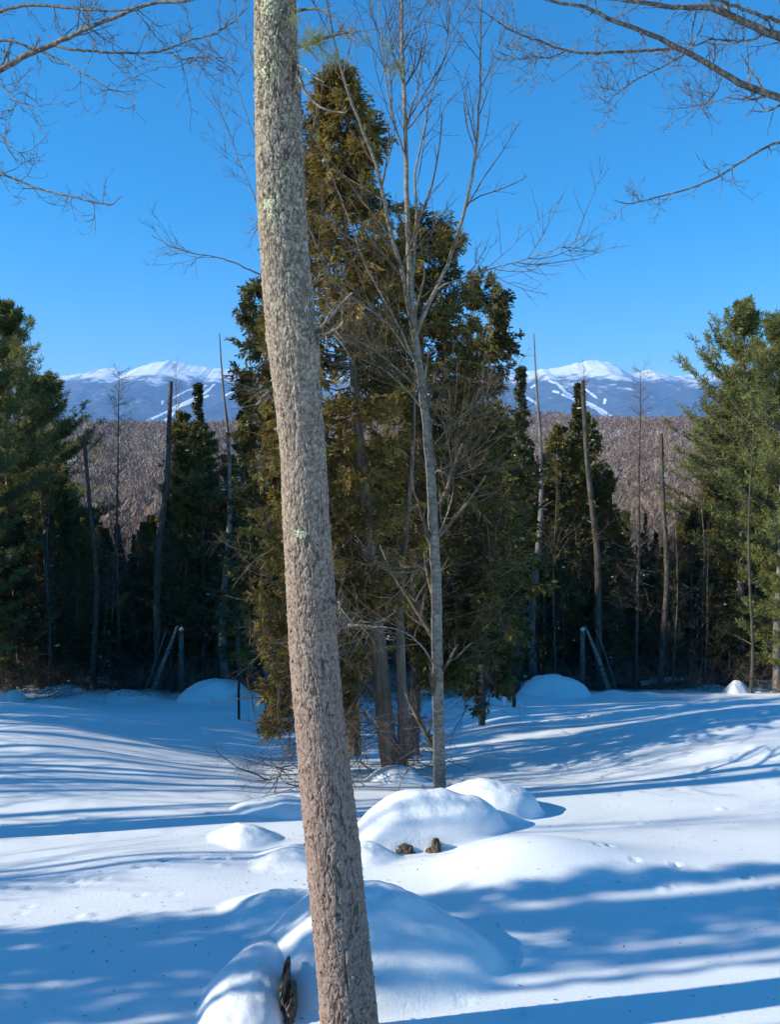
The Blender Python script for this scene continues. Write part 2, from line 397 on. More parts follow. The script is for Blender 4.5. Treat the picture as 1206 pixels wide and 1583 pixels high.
# snow cover and ski trails, laid out by their place on the slope
rowz = 720 - (zz - 3) / yy_ * FPX * 1.0; pxx = 603 + XX / yy_ * FPX
def polyd(pl):
    dmin = np.full(XX.shape, 1e9)
    for (x0, y0), (x1, y1) in zip(pl[:-1], pl[1:]):
        t = np.clip(((pxx - x0) * (x1 - x0) + (rowz - y0) * (y1 - y0)) / ((x1 - x0) ** 2 + (y1 - y0) ** 2), 0, 1)
        dmin = np.minimum(dmin, np.hypot(pxx - x0 - t * (x1 - x0), rowz - y0 - t * (y1 - y0)))
    return dmin
snow = 0.27 + sstep(650, 570, rowz) * 0.17 + sstep(600, 570, rowz) * 0.42 + fold2 * 0.12 + fbm(XX * 0.012, TT * 60, 3, 71) * 0.10
tr = [([(848, 590), (860, 594), (874, 608), (895, 618), (920, 629), (945, 645), (975, 668)], 2.0), ([(869, 611), (885, 618), (905, 626), (922, 634), (945, 652), (965, 662), (985, 668)], 2.0),
      ([(885, 597), (905, 604), (921, 616)], 1.4), ([(815, 616), (828, 624)], 2.0), ([(934, 618), (933, 624)], 2.0), ([(854, 606), (862, 607)], 1.8), ([(820, 600), (828, 595)], 1.8),
      ([(333, 595), (320, 607), (308, 614), (277, 627), (257, 638), (227, 652), (202, 667)], 2.0), ([(322, 613), (300, 622), (277, 629), (263, 647), (240, 657), (215, 664), (195, 668)], 2.0),
      ([(320, 597), (290, 605), (267, 617)], 1.4), ([(363, 605), (350, 612)], 1.6), ([(253, 621), (252, 625)], 1.6)]
for pl, w in tr: snow = np.maximum(snow, 1.3 * sstep(w * 0.75 + 0.5, w * 0.75 - 0.4, polyd(pl) + fbm(pxx * 0.2, rowz * 0.2, 2, 3)))
g = Geo(); g.add(np.stack([XX, yy_, zz], -1).reshape(-1, 3), grid_faces(len(tt), len(xs2)), snow.ravel())
tag(link('mountain', g.mesh('mountain', M['mountain'])), kind='structure')

# ------------------------------------------------------------------ tree makers
def conifer(seed, H, env, nb, z0=0.1, n2=12, nl=8, up=lambda t: 20, curve=0.3, leafL=0.12, leafW=0.04, spread=0.5, droop=0.0,
            l2=0.35, trunk_r=0.08, lean=None, clip=None, leafmat='fir_leaf', barkmat='dark_bark', whorl=0, star=0.5, tk=8, gap=0.0, dead=0.0, snow=0, flat=0.85):
    """returns dict of meshes: trunk, branches, foliage (and snow)"""
    rng = np.random.default_rng(seed)
    mz = 24
    tz = np.linspace(0, 1, mz)
    axisP = np.zeros((mz, 3)); axisP[:, 2] = tz * H
    if lean is None:
        axisP[:, 0] = fbm(tz * 2, tz * 0 + seed, 2, seed) * 0.04 * H; axisP[:, 1] = fbm(tz * 2, tz * 0 + seed + 9, 2, seed) * 0.04 * H
    else: axisP[:, 0] = np.interp(tz, *lean)
    axisP[:, :2] -= axisP[0, :2]
    R = trunk_r * (1 - tz) ** 0.75 + 0.008
    gt = Geo(); PT = axisP.copy(); PT[0, 2] -= 0.25; tubes(gt, PT, R * np.where(tz < 0.04, 1.25, 1), tk, rough=0.12)
    t = z0 + (1 - z0) * np.sort(rng.uniform(0, 1, nb) ** 0.85)
    if whorl: t = np.round(t * whorl) / whorl + rng.normal(size=nb) * 0.006
    t = np.clip(t, z0, 0.985)
    az = rng.uniform(0, 2 * np.pi, nb)
    rad = np.array([env(a) for a in t]) * rng.uniform(0.6, 1.12, nb)
    if gap: rad = rad * np.where(hash3(np.floor(t * 14).astype(int), np.floor(az * 1.3).astype(int), np.zeros(nb, int), seed) < gap, 0.45, 1)
    e = np.radians(np.array([up(a) for a in t]) + rng.normal(size=nb) * 7)
    base = np.stack([np.interp(t, tz, axisP[:, i]) for i in range(3)], 1)
    d = np.stack([np.cos(az) * np.cos(e), np.sin(az) * np.cos(e), np.sin(e)], 1)
    L = rad / np.maximum(np.cos(e), 0.5)
    B = grow(base, d, L, 7, rng, 0.07, curve)
    RB = (0.006 + L * 0.008)[:, None] * np.linspace(1, 0.25, 7)
    gb = Geo(); tubes(gb, B, RB, 4)
    S, RS = shoots(B, RB, n2, rng, 0.22, 1.0, 52, (l2 * 0.5, l2), 4, 0.12, curve * 0.5 - droop, 0.5, flat)
    # shoots shorten with short branches
    k = np.repeat(np.minimum(L / max(np.max(L), 1e-6) + 0.25, 1), n2)
    S = S[:, :1] + (S - S[:, :1]) * k[:, None, None]
    tubes(gb, S[:, ::1], RS * 0.8, 3)
    idx = np.repeat(np.arange(len(S)), nl); tl = rng.uniform(0.1, 1.0, len(idx)); p, tg, r = sample(S, RS, idx, tl)
    if dead: keep = rng.uniform(size=len(idx)) > dead * np.clip(1 - base[np.repeat(np.repeat(np.arange(nb), n2), nl), 2] / (H * 0.5), 0, 1); p = p[keep]; tg = tg[keep]; idx = idx[keep]
    ld = unit(tg * (1 - star) + rng.normal(size=p.shape) * spread + np.array([0, 0, -droop]))
    tb = rng.uniform(0, 1, nb)[np.repeat(np.repeat(np.arange(nb), n2), nl)[:len(p)] if not dead else (idx // n2)]
    tint = np.clip(0.5 * tb + 0.5 * rng.uniform(0, 1, len(p)) + rng.normal(size=len(p)) * 0.08, 0, 1)
    if clip is not None:
        c = clip(p); p = p[c]; ld = ld[c]; tint = tint[c]
    gl = Geo(); leaves(gl, p, ld, leafL * rng.uniform(0.6, 1.3, len(p)), leafW * rng.uniform(0.7, 1.3, len(p)), rng, tint)
    out = {'trunk': gt.mesh('trunk', M[barkmat]), 'branches': gb.mesh('branches', M[barkmat]), 'foliage': gl.mesh('foliage', M[leafmat], False)}
    if snow:
        pick = rng.choice(len(S), min(snow, len(S)), replace=False); pp = S[pick, 2]
        gs = Geo(); blobs(gs, pp + [0, 0, 0.01], rng.uniform(0.03, 0.10, len(pp)), rng, 0.3); out['snow_clumps'] = gs.mesh('snow_clumps', M['snow_lump'])
    return out

def blobs(g, pos, r, rng, flat=0.6):
    """little rounded lumps"""
    N = len(pos); nr, nc = 5, 7
    th = np.linspace(0.15, np.pi - 0.15, nr); ph = np.arange(nc) / nc * 2 * np.pi
    S = np.stack([np.sin(th)[:, None] * np.cos(ph), np.sin(th)[:, None] * np.sin(ph), np.cos(th)[:, None] * flat * np.ones(nc)], -1).reshape(-1, 3)
    sc = rng.uniform(0.7, 1.4, (N, 1, 3)) * np.asarray(r)[:, None, None]
    V = pos[:, None, :] + S[None] * sc * (1 + rng.normal(size=(N, nr * nc, 1)) * 0.12)
    F = grid_faces(nr, nc, True)[None] + (np.arange(N) * nr * nc)[:, None, None]
    g.add(V.reshape(-1, 3), F.reshape(-1, 4))

def plant(name, meshes, loc, label, cat='tree', group=None, rz=0.0, sc=1.0):
    t = thing(name, loc, label, cat, group, rz, sc)
    for k, me in meshes.items():
        c = link(k, me, t)
        if k in ('branches', 'foliage', 'snow_clumps', 'twigs'): c['kind'] = 'stuff'
    return t

def bare(seed, leaders, levels, barkmat='maple', twigmat='twig', k0=9):
    """leaders: list of (points, radii, m); levels: list of shoots() arguments applied to the leaders and then to each other"""
    rng = np.random.default_rng(seed); gt = Geo(); gw = Geo(); cur = []
    for i, (pts, rad, m) in enumerate(leaders):
        p, r = resample(pts, rad, m); p[1:-1] += rng.normal(size=p[1:-1].shape) * 0.003
        tubes(gt, p, r, k0 if i == 0 else 6, rough=0.06); cur.append((p[None], r[None]))
    out = {'trunk': gt.mesh('trunk', M[barkmat])}
    for li, kw in enumerate(levels):
        nxt = []
        for PT, R in cur:
            kk = dict(kw); n = kk.pop('n'); nn = n if li else n(PT) if callable(n) else n
            nxt.append(shoots(PT, R, nn, rng, **kk))
        for PT, R in nxt: tubes(gw, PT, R, 4 if li == 0 else 3)
        # merge equal sized arrays
        cur = [(np.concatenate([a for a, _ in nxt]), np.concatenate([b for _, b in nxt]))]
    out['twigs'] = gw.mesh('twigs', M[twigmat])
    return out

def px_line(pts, d, dj=0.0, rng=None):
    a = np.array(pts, float); dd = np.full(len(a), float(d)) if np.ndim(d) == 0 else np.asarray(d, float)
    if rng is not None: dd = dd + np.cumsum(rng.normal(size=len(a))) * dj
    return P(a[:, 0], a[:, 1], dd)

# ------------------------------------------------------------------ the big leaning pine trunk in front
def big_trunk():
    D = 4.2
    rows = [(-60, 424, 61), (0, 426, 62), (100, 428, 65), (200, 431, 69), (300, 434, 73), (400, 440, 73), (480, 447, 76), (525, 452, 79), (560, 456, 76), (600, 459, 71), (700, 469, 70), (800, 473, 72), (900, 480, 74), (1000, 485, 76),
            (1100, 493, 77), (1200, 503, 80), (1300, 514, 84), (1400, 523, 86), (1500, 533, 88), (1583, 540, 91), (1650, 546, 100), (1700, 548, 125)]
    rw = np.array(rows, float); c = P(rw[:, 1], rw[:, 0], np.full(len(rw), D)); rad = rw[:, 2] / 2 / FPX * D * 1.0
    c = c[::-1]; rad = rad[::-1]
    zc = c[:, 2]; base = np.array([c[0, 0], D, gz(c[0, 0], D)])
    nz, na = 1000, 280
    zz = np.linspace(base[2] - 0.15, zc[-1], nz)
    top = np.linspace(zc[-1] + 0.05, 12.5, 40)
    zz = np.concatenate([zz, top])
    lx = (c[-1, 0] - c[-6, 0]) / (zc[-1] - zc[-6])
    cx = np.where(zz <= zc[-1], np.interp(zz, zc, c[:, 0]), c[-1, 0] + (zz - zc[-1]) * lx)
    rr = np.where(zz <= zc[-1], np.interp(zz, zc, rad), rad[-1] * (1 - (zz - zc[-1]) / 9.5))
    for _ in range(6): cx[1:-1] = (cx[:-2] + cx[1:-1] * 2 + cx[2:]) / 4
    a = np.arange(na) / na
    A, ZZ = np.meshgrid(a, zz)
    # scaly plates parted by wavy, mostly upright furrows; finer and flakier higher up
    kf = sstep(2.4, 4.6, ZZ)
    wz = ZZ + fbm(A * 22, ZZ * 7, 3, 4) * 0.03
    wu = A + fbm(A * 14, ZZ * 9, 4, 8) * 0.028
    def furrow(fu, fz, s): return np.abs(noise2(wu * fu, wz * fz, s) + 0.35 * noise2(wu * fu * 2.3, wz * fz * 2.1, s + 1))
    lowp = np.minimum(sstep(0.0, 0.13, furrow(52, 13, 1)), 0.25 + 0.75 * sstep(0.0, 0.10, furrow(30, 38, 5)))
    higp = np.minimum(sstep(0.0, 0.15, furrow(44, 16, 11)), 0.1 + 0.9 * sstep(0.0, 0.12, furrow(30, 36, 15)))
    edge = lowp * (1 - kf) + higp * kf
    cid = noise2(wu * 30, wz * 22, 33) + 0.5
    plate = edge * (0.55 + 0.45 * cid)
    disp = (plate - 0.5) * 0.0082 + fbm(A * 120, ZZ * 60, 3, 12) * 0.0035 + (fbm(A * 5, ZZ * 1.5, 2, 15)) * 0.007
    disp *= sstep(0, 0.03, A) * sstep(1, 0.97, A) * 0.5 + 0.5
    # knots / branch collars
    th = (A + 0.25) * 2 * np.pi
    for (zk, tk, h, s) in [(P(470, 525, D)[2], -0.9, 0.022, 0.08), (P(452, 255, D)[2], -2.2, 0.014, 0.05), (P(538, 1455, D)[2], -1.2, 0.008, 0.03), (P(540, 1370, D)[2], -1.5, 0.007, 0.025), (P(455, 240, D)[2], -0.4, 0.012, 0.05)]:
        dt = np.angle(np.exp(1j * (th - tk))) * rr[:, None]
        disp += h * np.exp(-(dt ** 2 + (ZZ - zk) ** 2 * 0.6) / s ** 2)
    RR = rr[:, None] + disp
    V = np.stack([cx[:, None] + RR * np.cos(th), D + RR * np.sin(th), ZZ], -1)
    t = thing('pine_tree', base, 'large pine trunk with scaly brown bark leaning left in the foreground', 'tree')
    V = V - base
    g = Geo(); g.add(V.reshape(-1, 3), grid_faces(len(zz), na, True), plate.ravel())
    link('trunk', g.mesh('trunk', M['trunk']), t)
    rng = np.random.default_rng(5)
    # lichen tufts
    gl = Geo()
    for (px, py, w, h, n) in [(470, 823, 9, 6, 60), (420, 327, 9, 10, 80), (424, 345, 5, 5, 25), (416, 25, 14, 30, 90), (410, 120, 12, 40, 60)]:
        q = P(px + rng.normal(size=n) * w * 0.5, py + rng.normal(size=n) * h * 0.5, np.full(n, D))
        zi = np.clip(np.searchsorted(zz, q[:, 2]), 0, len(zz) - 1); dx = q[:, 0] - cx[zi]
        ok = np.abs(dx) < rr[zi] * 0.92; q = q[ok]; dx = dx[ok]; zi = zi[ok]
        q[:, 1] = D - np.sqrt(rr[zi] ** 2 - dx ** 2) - 0.003
        blobs(gl, q - base, rng.uniform(0.003, 0.008, len(q)), rng, 0.8)
    tag(link('lichen', gl.mesh('lichen', M['lichen']), t), kind='stuff')
    # loose bark flakes that break the outline
    n = 2600; az = rng.uniform(0, 2 * np.pi, n); zf = rng.uniform(0.1, 5.6, n); zi = np.searchsorted(zz, zf); ai = ((az / (2 * np.pi) - 0.25) * na).astype(int) % na
    pos = V[zi, ai] ; outd = np.stack([np.cos(az), np.sin(az), np.zeros(n)], 1)
    dirn = unit(outd * 0.35 + np.array([0, 0, 1.0]) * rng.choice([-1, 1], n)[:, None] + rng.normal(size=(n, 3)) * 0.25)
    gf = Geo(); leaves(gf, pos - outd * 0.002, dirn, rng.uniform(0.012, 0.03, n), rng.uniform(0.008, 0.016, n), rng, 0.9, outd + rng.normal(size=(n, 3)) * 0.3)
    tag(link('bark_flakes', gf.mesh('bark_flakes', M['trunk'], False), t), kind='stuff')
    # dead branches and stubs (photo pixels, distance, radii)
    for pts, r in [([(472, 532), (495, 510), (520, 478), (545, 452)], (0.012, 0.005)), ([(478, 540), (500, 520), (520, 508), (532, 500)], (0.016, 0.006)), ([(468, 520), (474, 490), (474, 455), (474, 448)], (0.008, 0.003)),
                   ([(432, 590), (410, 610), (396, 625)], (0.008, 0.005)), ([(452, 75), (470, 70), (520, 53), (550, 48)], (0.010, 0.004)), ([(446, 78), (420, 84), (398, 88)], (0.007, 0.003)),
                   ([(448, 84), (462, 110), (466, 140), (485, 160), (505, 172), (535, 174)], (0.011, 0.003)), ([(440, 90), (462, 100), (480, 115), (500, 128)], (0.007, 0.003)),
                   ([(454, 20), (475, 12), (500, 14), (520, 28), (540, 60)], (0.008, 0.003)), ([(404, 240), (418, 246), (398, 234)], (0.006, 0.004)), ([(405, 348), (396, 346)], (0.006, 0.006)),
                   ([(518, 962), (545, 966), (575, 968), (600, 970)], (0.008, 0.004)), ([(516, 930), (530, 945), (545, 962)], (0.005, 0.002)), ([(515, 930), (527, 930), (522, 950)], (0.006, 0.003))]:
        dd = np.linspace(D - 0.03, D + 0.12, len(pts)) if pts[0][0] < 400 or pts[-1][0] < 470 else np.linspace(D - 0.02, D - 0.25, len(pts))
        q = px_line(pts, dd) - base; q, rr2 = resample(q, np.linspace(r[0], r[1], len(pts)), 12); q[1:] += rng.normal(size=q[1:].shape) * 0.002
        gb = Geo(); tubes(gb, q, rr2, 7, rough=0.2)
        S, RS = shoots(q[None], rr2[None], 7, rng, 0.2, 1.0, 55, (0.05, 0.28), 6, 0.2, -0.1, 0.45); tubes(gb, S, RS, 4)
        S2, RS2 = shoots(S, RS, 3, rng, 0.3, 1.0, 45, (0.03, 0.12), 4, 0.2, 0, 0.6); tubes(gb, S2, RS2, 3)
        link('dead_branch', gb.mesh('dead_branch', M['limb']), t)
    # green needle tufts on a low live twig
    gn = Geo(); cen = px_line([(478, 62), (470, 75), (492, 66), (505, 95), (515, 90), (500, 60), (560, 65), (596, 78), (612, 105), (607, 108), (535, 55), (455, 30)], D - 0.15) - base
    for ci, cc in enumerate(cen):
        n = 130 if ci < 3 else 70
        dv = unit(rng.normal(size=(n, 3)) + np.array([0.2, 0, 0.35])); leaves(gn, np.repeat(cc[None], n, 0) + rng.normal(size=(n, 3)) * 0.008, dv, rng.uniform(0.04, 0.085, n), 0.0022, rng, rng.uniform(0.5, 1, n))
    tag(link('needle_tufts', gn.mesh('needle_tufts', M['pine_leaf'], False), t), kind='stuff')
    # crown above the frame, sparse; it throws part of the dappled shade
    rngc = np.random.default_rng(6); nb = 60; zb = rngc.uniform(7.0, 12.2, nb); az = rngc.uniform(0, 2 * np.pi, nb)
    bx = np.interp(zb, zz, cx)
    b0 = np.stack([bx, np.full(nb, D), zb], 1) - base
    Bm = grow(b0, np.stack([np.cos(az), np.sin(az), np.full(nb, 0.25)], 1), rngc.uniform(0.8, 2.0, nb) * np.clip((13 - zb) / 4, 0.2, 1), 7, rngc, 0.08, 0.1)
    RBm = 0.02 * np.linspace(1, 0.2, 7)[None] * np.ones((nb, 1)); gc = Geo(); tubes(gc, Bm, RBm, 5)
    S, RS = shoots(Bm, RBm, 12, rngc, 0.3, 1, 45, (0.2, 0.5), 4); tubes(gc, S, RS, 3); tag(link('branches', gc.mesh('branches', M['limb']), t), kind='stuff')
    idx = np.repeat(np.arange(len(S)), 22); p, tg, r = sample(S, RS, idx, rngc.uniform(0.4, 1, len(idx)))
    gl2 = Geo(); leaves(gl2, p, unit(tg + rngc.normal(size=p.shape) * 0.7), 0.11, 0.012, rngc, rngc.uniform(0, 1, len(p)))
    tag(link('foliage', gl2.mesh('foliage', M['pine_leaf'], False), t), kind='stuff')
big_trunk()

# ------------------------------------------------------------------ slender bare maple right of it
def maple():
    D = 8.9
    b = P(680, 1246, D); base = np.array([b[0], D, gz(b[0], D)])
    def L(pts, d, r0, r1, m=30): q = px_line(pts, d) - base; return (q, np.linspace(r0, r1, len(pts)), m)
    r = D / FPX
    lead = [L([(680, 1262), (680, 1200), (678, 1100), (676, 1000), (675, 900), (670, 800), (667, 740), (660, 660), (653, 600), (645, 545), (640, 500)], D, 0.072, 0.036, 60),
            L([(640, 500), (634, 440), (632, 380), (629, 300), (628, 230), (625, 150), (622, 70), (620, -60)], D, 0.036, 0.016, 50),
            L([(645, 515), (662, 470), (690, 415), (712, 350), (728, 285), (738, 220), (742, 150), (744, 80), (744, -60)], np.linspace(D, D - 0.3, 9), 0.024, 0.008, 50),
            L([(640, 520), (622, 420), (604, 360), (592, 300), (580, 250), (560, 200), (540, 150), (520, 80), (505, 0), (500, -50)], np.linspace(D, D - 0.6, 10), 0.026, 0.008, 50),
            L([(636, 470), (640, 400), (645, 330), (640, 270), (655, 210), (665, 150), (690, 80), (700, -40)], np.linspace(D, D + 0.3, 8), 0.018, 0.006, 40),
            L([(628, 250), (610, 190), (597, 130), (590, 60), (582, -40)], np.linspace(D, D - 0.3, 5), 0.012, 0.005, 30),
            L([(627, 200), (645, 140), (655, 80), (668, 20), (672, -50)], np.linspace(D, D + 0.3, 5), 0.011, 0.005, 30),
            L([(640, 555), (610, 490), (580, 440), (560, 400), (540, 340), (505, 250), (480, 200)], np.linspace(D, D - 0.5, 7), 0.013, 0.004, 30),
            L([(643, 560), (600, 500), (560, 470), (520, 440), (500, 410), (475, 345)], np.linspace(D, D - 0.7, 6), 0.013, 0.005, 30),
            L([(655, 610), (620, 575), (580, 540), (540, 520)], np.linspace(D, D - 0.3, 4), 0.012, 0.004, 24),
            L([(652, 480), (675, 445), (700, 435), (740, 422), (770, 412), (800, 405), (840, 392), (875, 380), (908, 365)], np.linspace(D, D - 0.5, 9), 0.011, 0.0025, 36),
            L([(669, 740), (676, 725), (685, 730), (700, 740), (720, 735)], np.linspace(D, D - 0.3, 5), 0.008, 0.003, 20),
            L([(675, 835), (690, 800), (702, 760), (700, 720), (690, 670), (680, 620)], np.linspace(D, D - 0.3, 6), 0.009, 0.003, 24),
            L([(672, 685), (700, 655), (740, 620), (755, 605)], np.linspace(D, D + 0.2, 4), 0.008, 0.003, 20),
            L([(668, 860), (640, 885), (605, 885), (585, 875)], np.linspace(D, D - 0.3, 4), 0.007, 0.003, 20),
            L([(671, 1028), (658, 1005), (640, 985), (615, 972), (585, 968), (550, 968), (520, 971)], np.linspace(D, D - 0.5, 7), 0.011, 0.006, 30),
            L([(668, 650), (640, 615), (600, 575), (560, 555)], np.linspace(D, D - 0.5, 4), 0.010, 0.003, 24)]
    me = bare(21, lead, [dict(n=14, t0=0.12, ang=38, L=(0.35, 1.4), m=9, wob=0.075, up=0.6, rf=0.45, rmin=0.0046), dict(n=5, t0=0.15, ang=42, L=(0.12, 0.5), m=6, wob=0.12, up=0.25, rf=0.6, rmin=0.0036), dict(n=2, t0=0.2, ang=42, L=(0.04, 0.18), m=4, wob=0.15, up=0.2, rf=0.6, rmin=0.0018)])
    plant('maple_tree', me, base, 'slender bare grey maple with a forked leafless crown, right of the big trunk')
maple()

def sapling_left():
    D = 8.6
    b = P(505, 1225, D); base = np.array([b[0], D, gz(b[0], D)])
    def L(pts, d, r0, r1, m=30): q = px_line(pts, d) - base; return (q, np.linspace(r0, r1, len(pts)), m)
    lead = [L([(505, 1240), (490, 1000), (472, 700), (455, 520), (440, 400), (432, 200), (430, -50)], D, 0.03, 0.01, 50),
            L([(438, 470), (415, 430), (392, 420), (360, 405), (330, 396), (295, 392), (260, 380), (233, 363)], np.linspace(D, D - 0.4, 8), 0.010, 0.0025, 36),
            L([(440, 440), (415, 370), (392, 300), (370, 250), (345, 180), (310, 140), (290, 100)], np.linspace(D, D - 0.3, 7), 0.009, 0.002, 36),
            L([(436, 380), (415, 300), (395, 220), (365, 130), (345, 40)], np.linspace(D, D - 0.3, 5), 0.009, 0.002, 30),
            L([(433, 250), (410, 160), (385, 80), (360, 20)], np.linspace(D, D + 0.3, 4), 0.008, 0.003, 30)]
    me = bare(22, lead, [dict(n=9, t0=0.35, ang=36, L=(0.2, 0.75), m=8, wob=0.08, up=0.35, rf=0.42, rmin=0.0024), dict(n=4, t0=0.2, ang=40, L=(0.06, 0.3), m=5, wob=0.12, up=0.2, rf=0.55, rmin=0.002), dict(n=2, t0=0.2, ang=42, L=(0.03, 0.12), m=4, wob=0.15, up=0.2, rf=0.6, rmin=0.0016)])
    plant('sapling', me, base, 'thin bare sapling mostly hidden behind the big leaning trunk, twigs out to its left')
sapling_left()

# ------------------------------------------------------------------ overhanging limbs from trees beside the frame
def overhang(seed, D, trunk_px, limbs, label, n1=19):
    base = P(trunk_px, 1300, D); base[2] = gz(base[0], D)
    lead = [(np.array([[0, 0, -0.3], [0.05, 0, 3], [0, 0.1, 7.5], [0.1, 0, 11]]), [0.16, 0.13, 0.09, 0.03], 30)]
    rng = np.random.default_rng(seed)
    for pts, r0, r1 in limbs:
        q = px_line(pts, np.linspace(D, D - 0.7, len(pts))) - base
        if abs(pts[0][0] - 603) > 590:
            q = np.concatenate([[[0, 0, q[0, 2] * 0.9]], q]); rad = np.r_[r0 * 1.3, np.linspace(r0, r1, len(pts))]
        else: rad = np.linspace(r0, r1, len(pts))
        lead.append((q, rad, 44))
    me = bare(seed, lead, [dict(n=n1, t0=0.2, ang=55, L=(0.12, 0.6), m=7, wob=0.15, up=0.45, rf=0.4, rmin=0.0032), dict(n=4, t0=0.15, ang=48, L=(0.06, 0.26), m=5, wob=0.2, up=0.35, rf=0.6, rmin=0.0028), dict(n=2, t0=0.3, ang=45, L=(0.02, 0.10), m=3, wob=0.2, up=0.3, rf=0.7, rmin=0.002)], 'limb', 'limb')
    plant('maple_tree', me, base, label)
overhang(31, 7.5, 1420, [([(1210, 152), (1150, 132), (1118, 112), (1090, 95), (1040, 70), (1000, 50), (950, 32), (920, 18), (895, 5), (850, 5), (820, -10)], 0.030, 0.008),
    ([(1048, 74), (1010, 78), (950, 81), (900, 82), (870, 78), (840, 65), (800, 52), (770, 35), (735, 8)], 0.014, 0.004),
    ([(1060, 82), (1040, 95), (1020, 106), (985, 122), (960, 140), (935, 160)], 0.010, 0.003), ([(1210, 58), (1180, 48), (1140, 28), (1100, 10), (1060, 12), (1020, 8), (960, 0), (900, -6)], 0.036, 0.009),
    ([(1182, 52), (1165, 62), (1140, 64), (1100, 60), (1070, 74), (1045, 92)], 0.011, 0.004), ([(1210, 34), (1160, 18), (1110, 0), (1080, -12)], 0.016, 0.009),
    ([(1118, 113), (1110, 138), (1095, 160), (1065, 164)], 0.006, 0.002), ([(1210, 216), (1180, 230), (1155, 245), (1120, 268), (1080, 288), (1030, 301), (990, 312), (965, 319), (950, 309)], 0.013, 0.003),
    ([(872, 80), (850, 90), (830, 88), (800, 92), (770, 80)], 0.007, 0.003)], 'bare lichen-grey limbs reaching into the sky at the upper right corner')
overhang(32, 7.5, -220, [([(-6, 112), (30, 90), (55, 80), (80, 68), (110, 55), (150, 37), (200, 18), (240, 2), (280, 6), (310, -4)], 0.026, 0.008),
    ([(82, 70), (105, 76), (130, 79), (180, 82), (250, 81), (280, 66), (330, 53), (365, 32), (385, 8)], 0.012, 0.004),
    ([(-6, 60), (30, 66), (70, 82), (110, 104), (150, 126), (185, 148), (212, 160)], 0.012, 0.003), ([(-6, 18), (40, 7), (90, 10), (130, 15), (180, 18), (220, 8)], 0.014, 0.006),
    ([(-6, 266), (30, 280), (60, 293), (110, 304), (150, 315), (175, 318), (188, 303)], 0.012, 0.003), ([(-4, 122), (15, 145), (30, 160), (65, 166)], 0.006, 0.002), ([(-4, 205), (15, 225), (30, 238)], 0.005, 0.002),
    ([(258, 80), (280, 92), (310, 88), (350, 90)], 0.007, 0.003)], 'bare lichen-grey limbs reaching into the sky at the upper left corner')

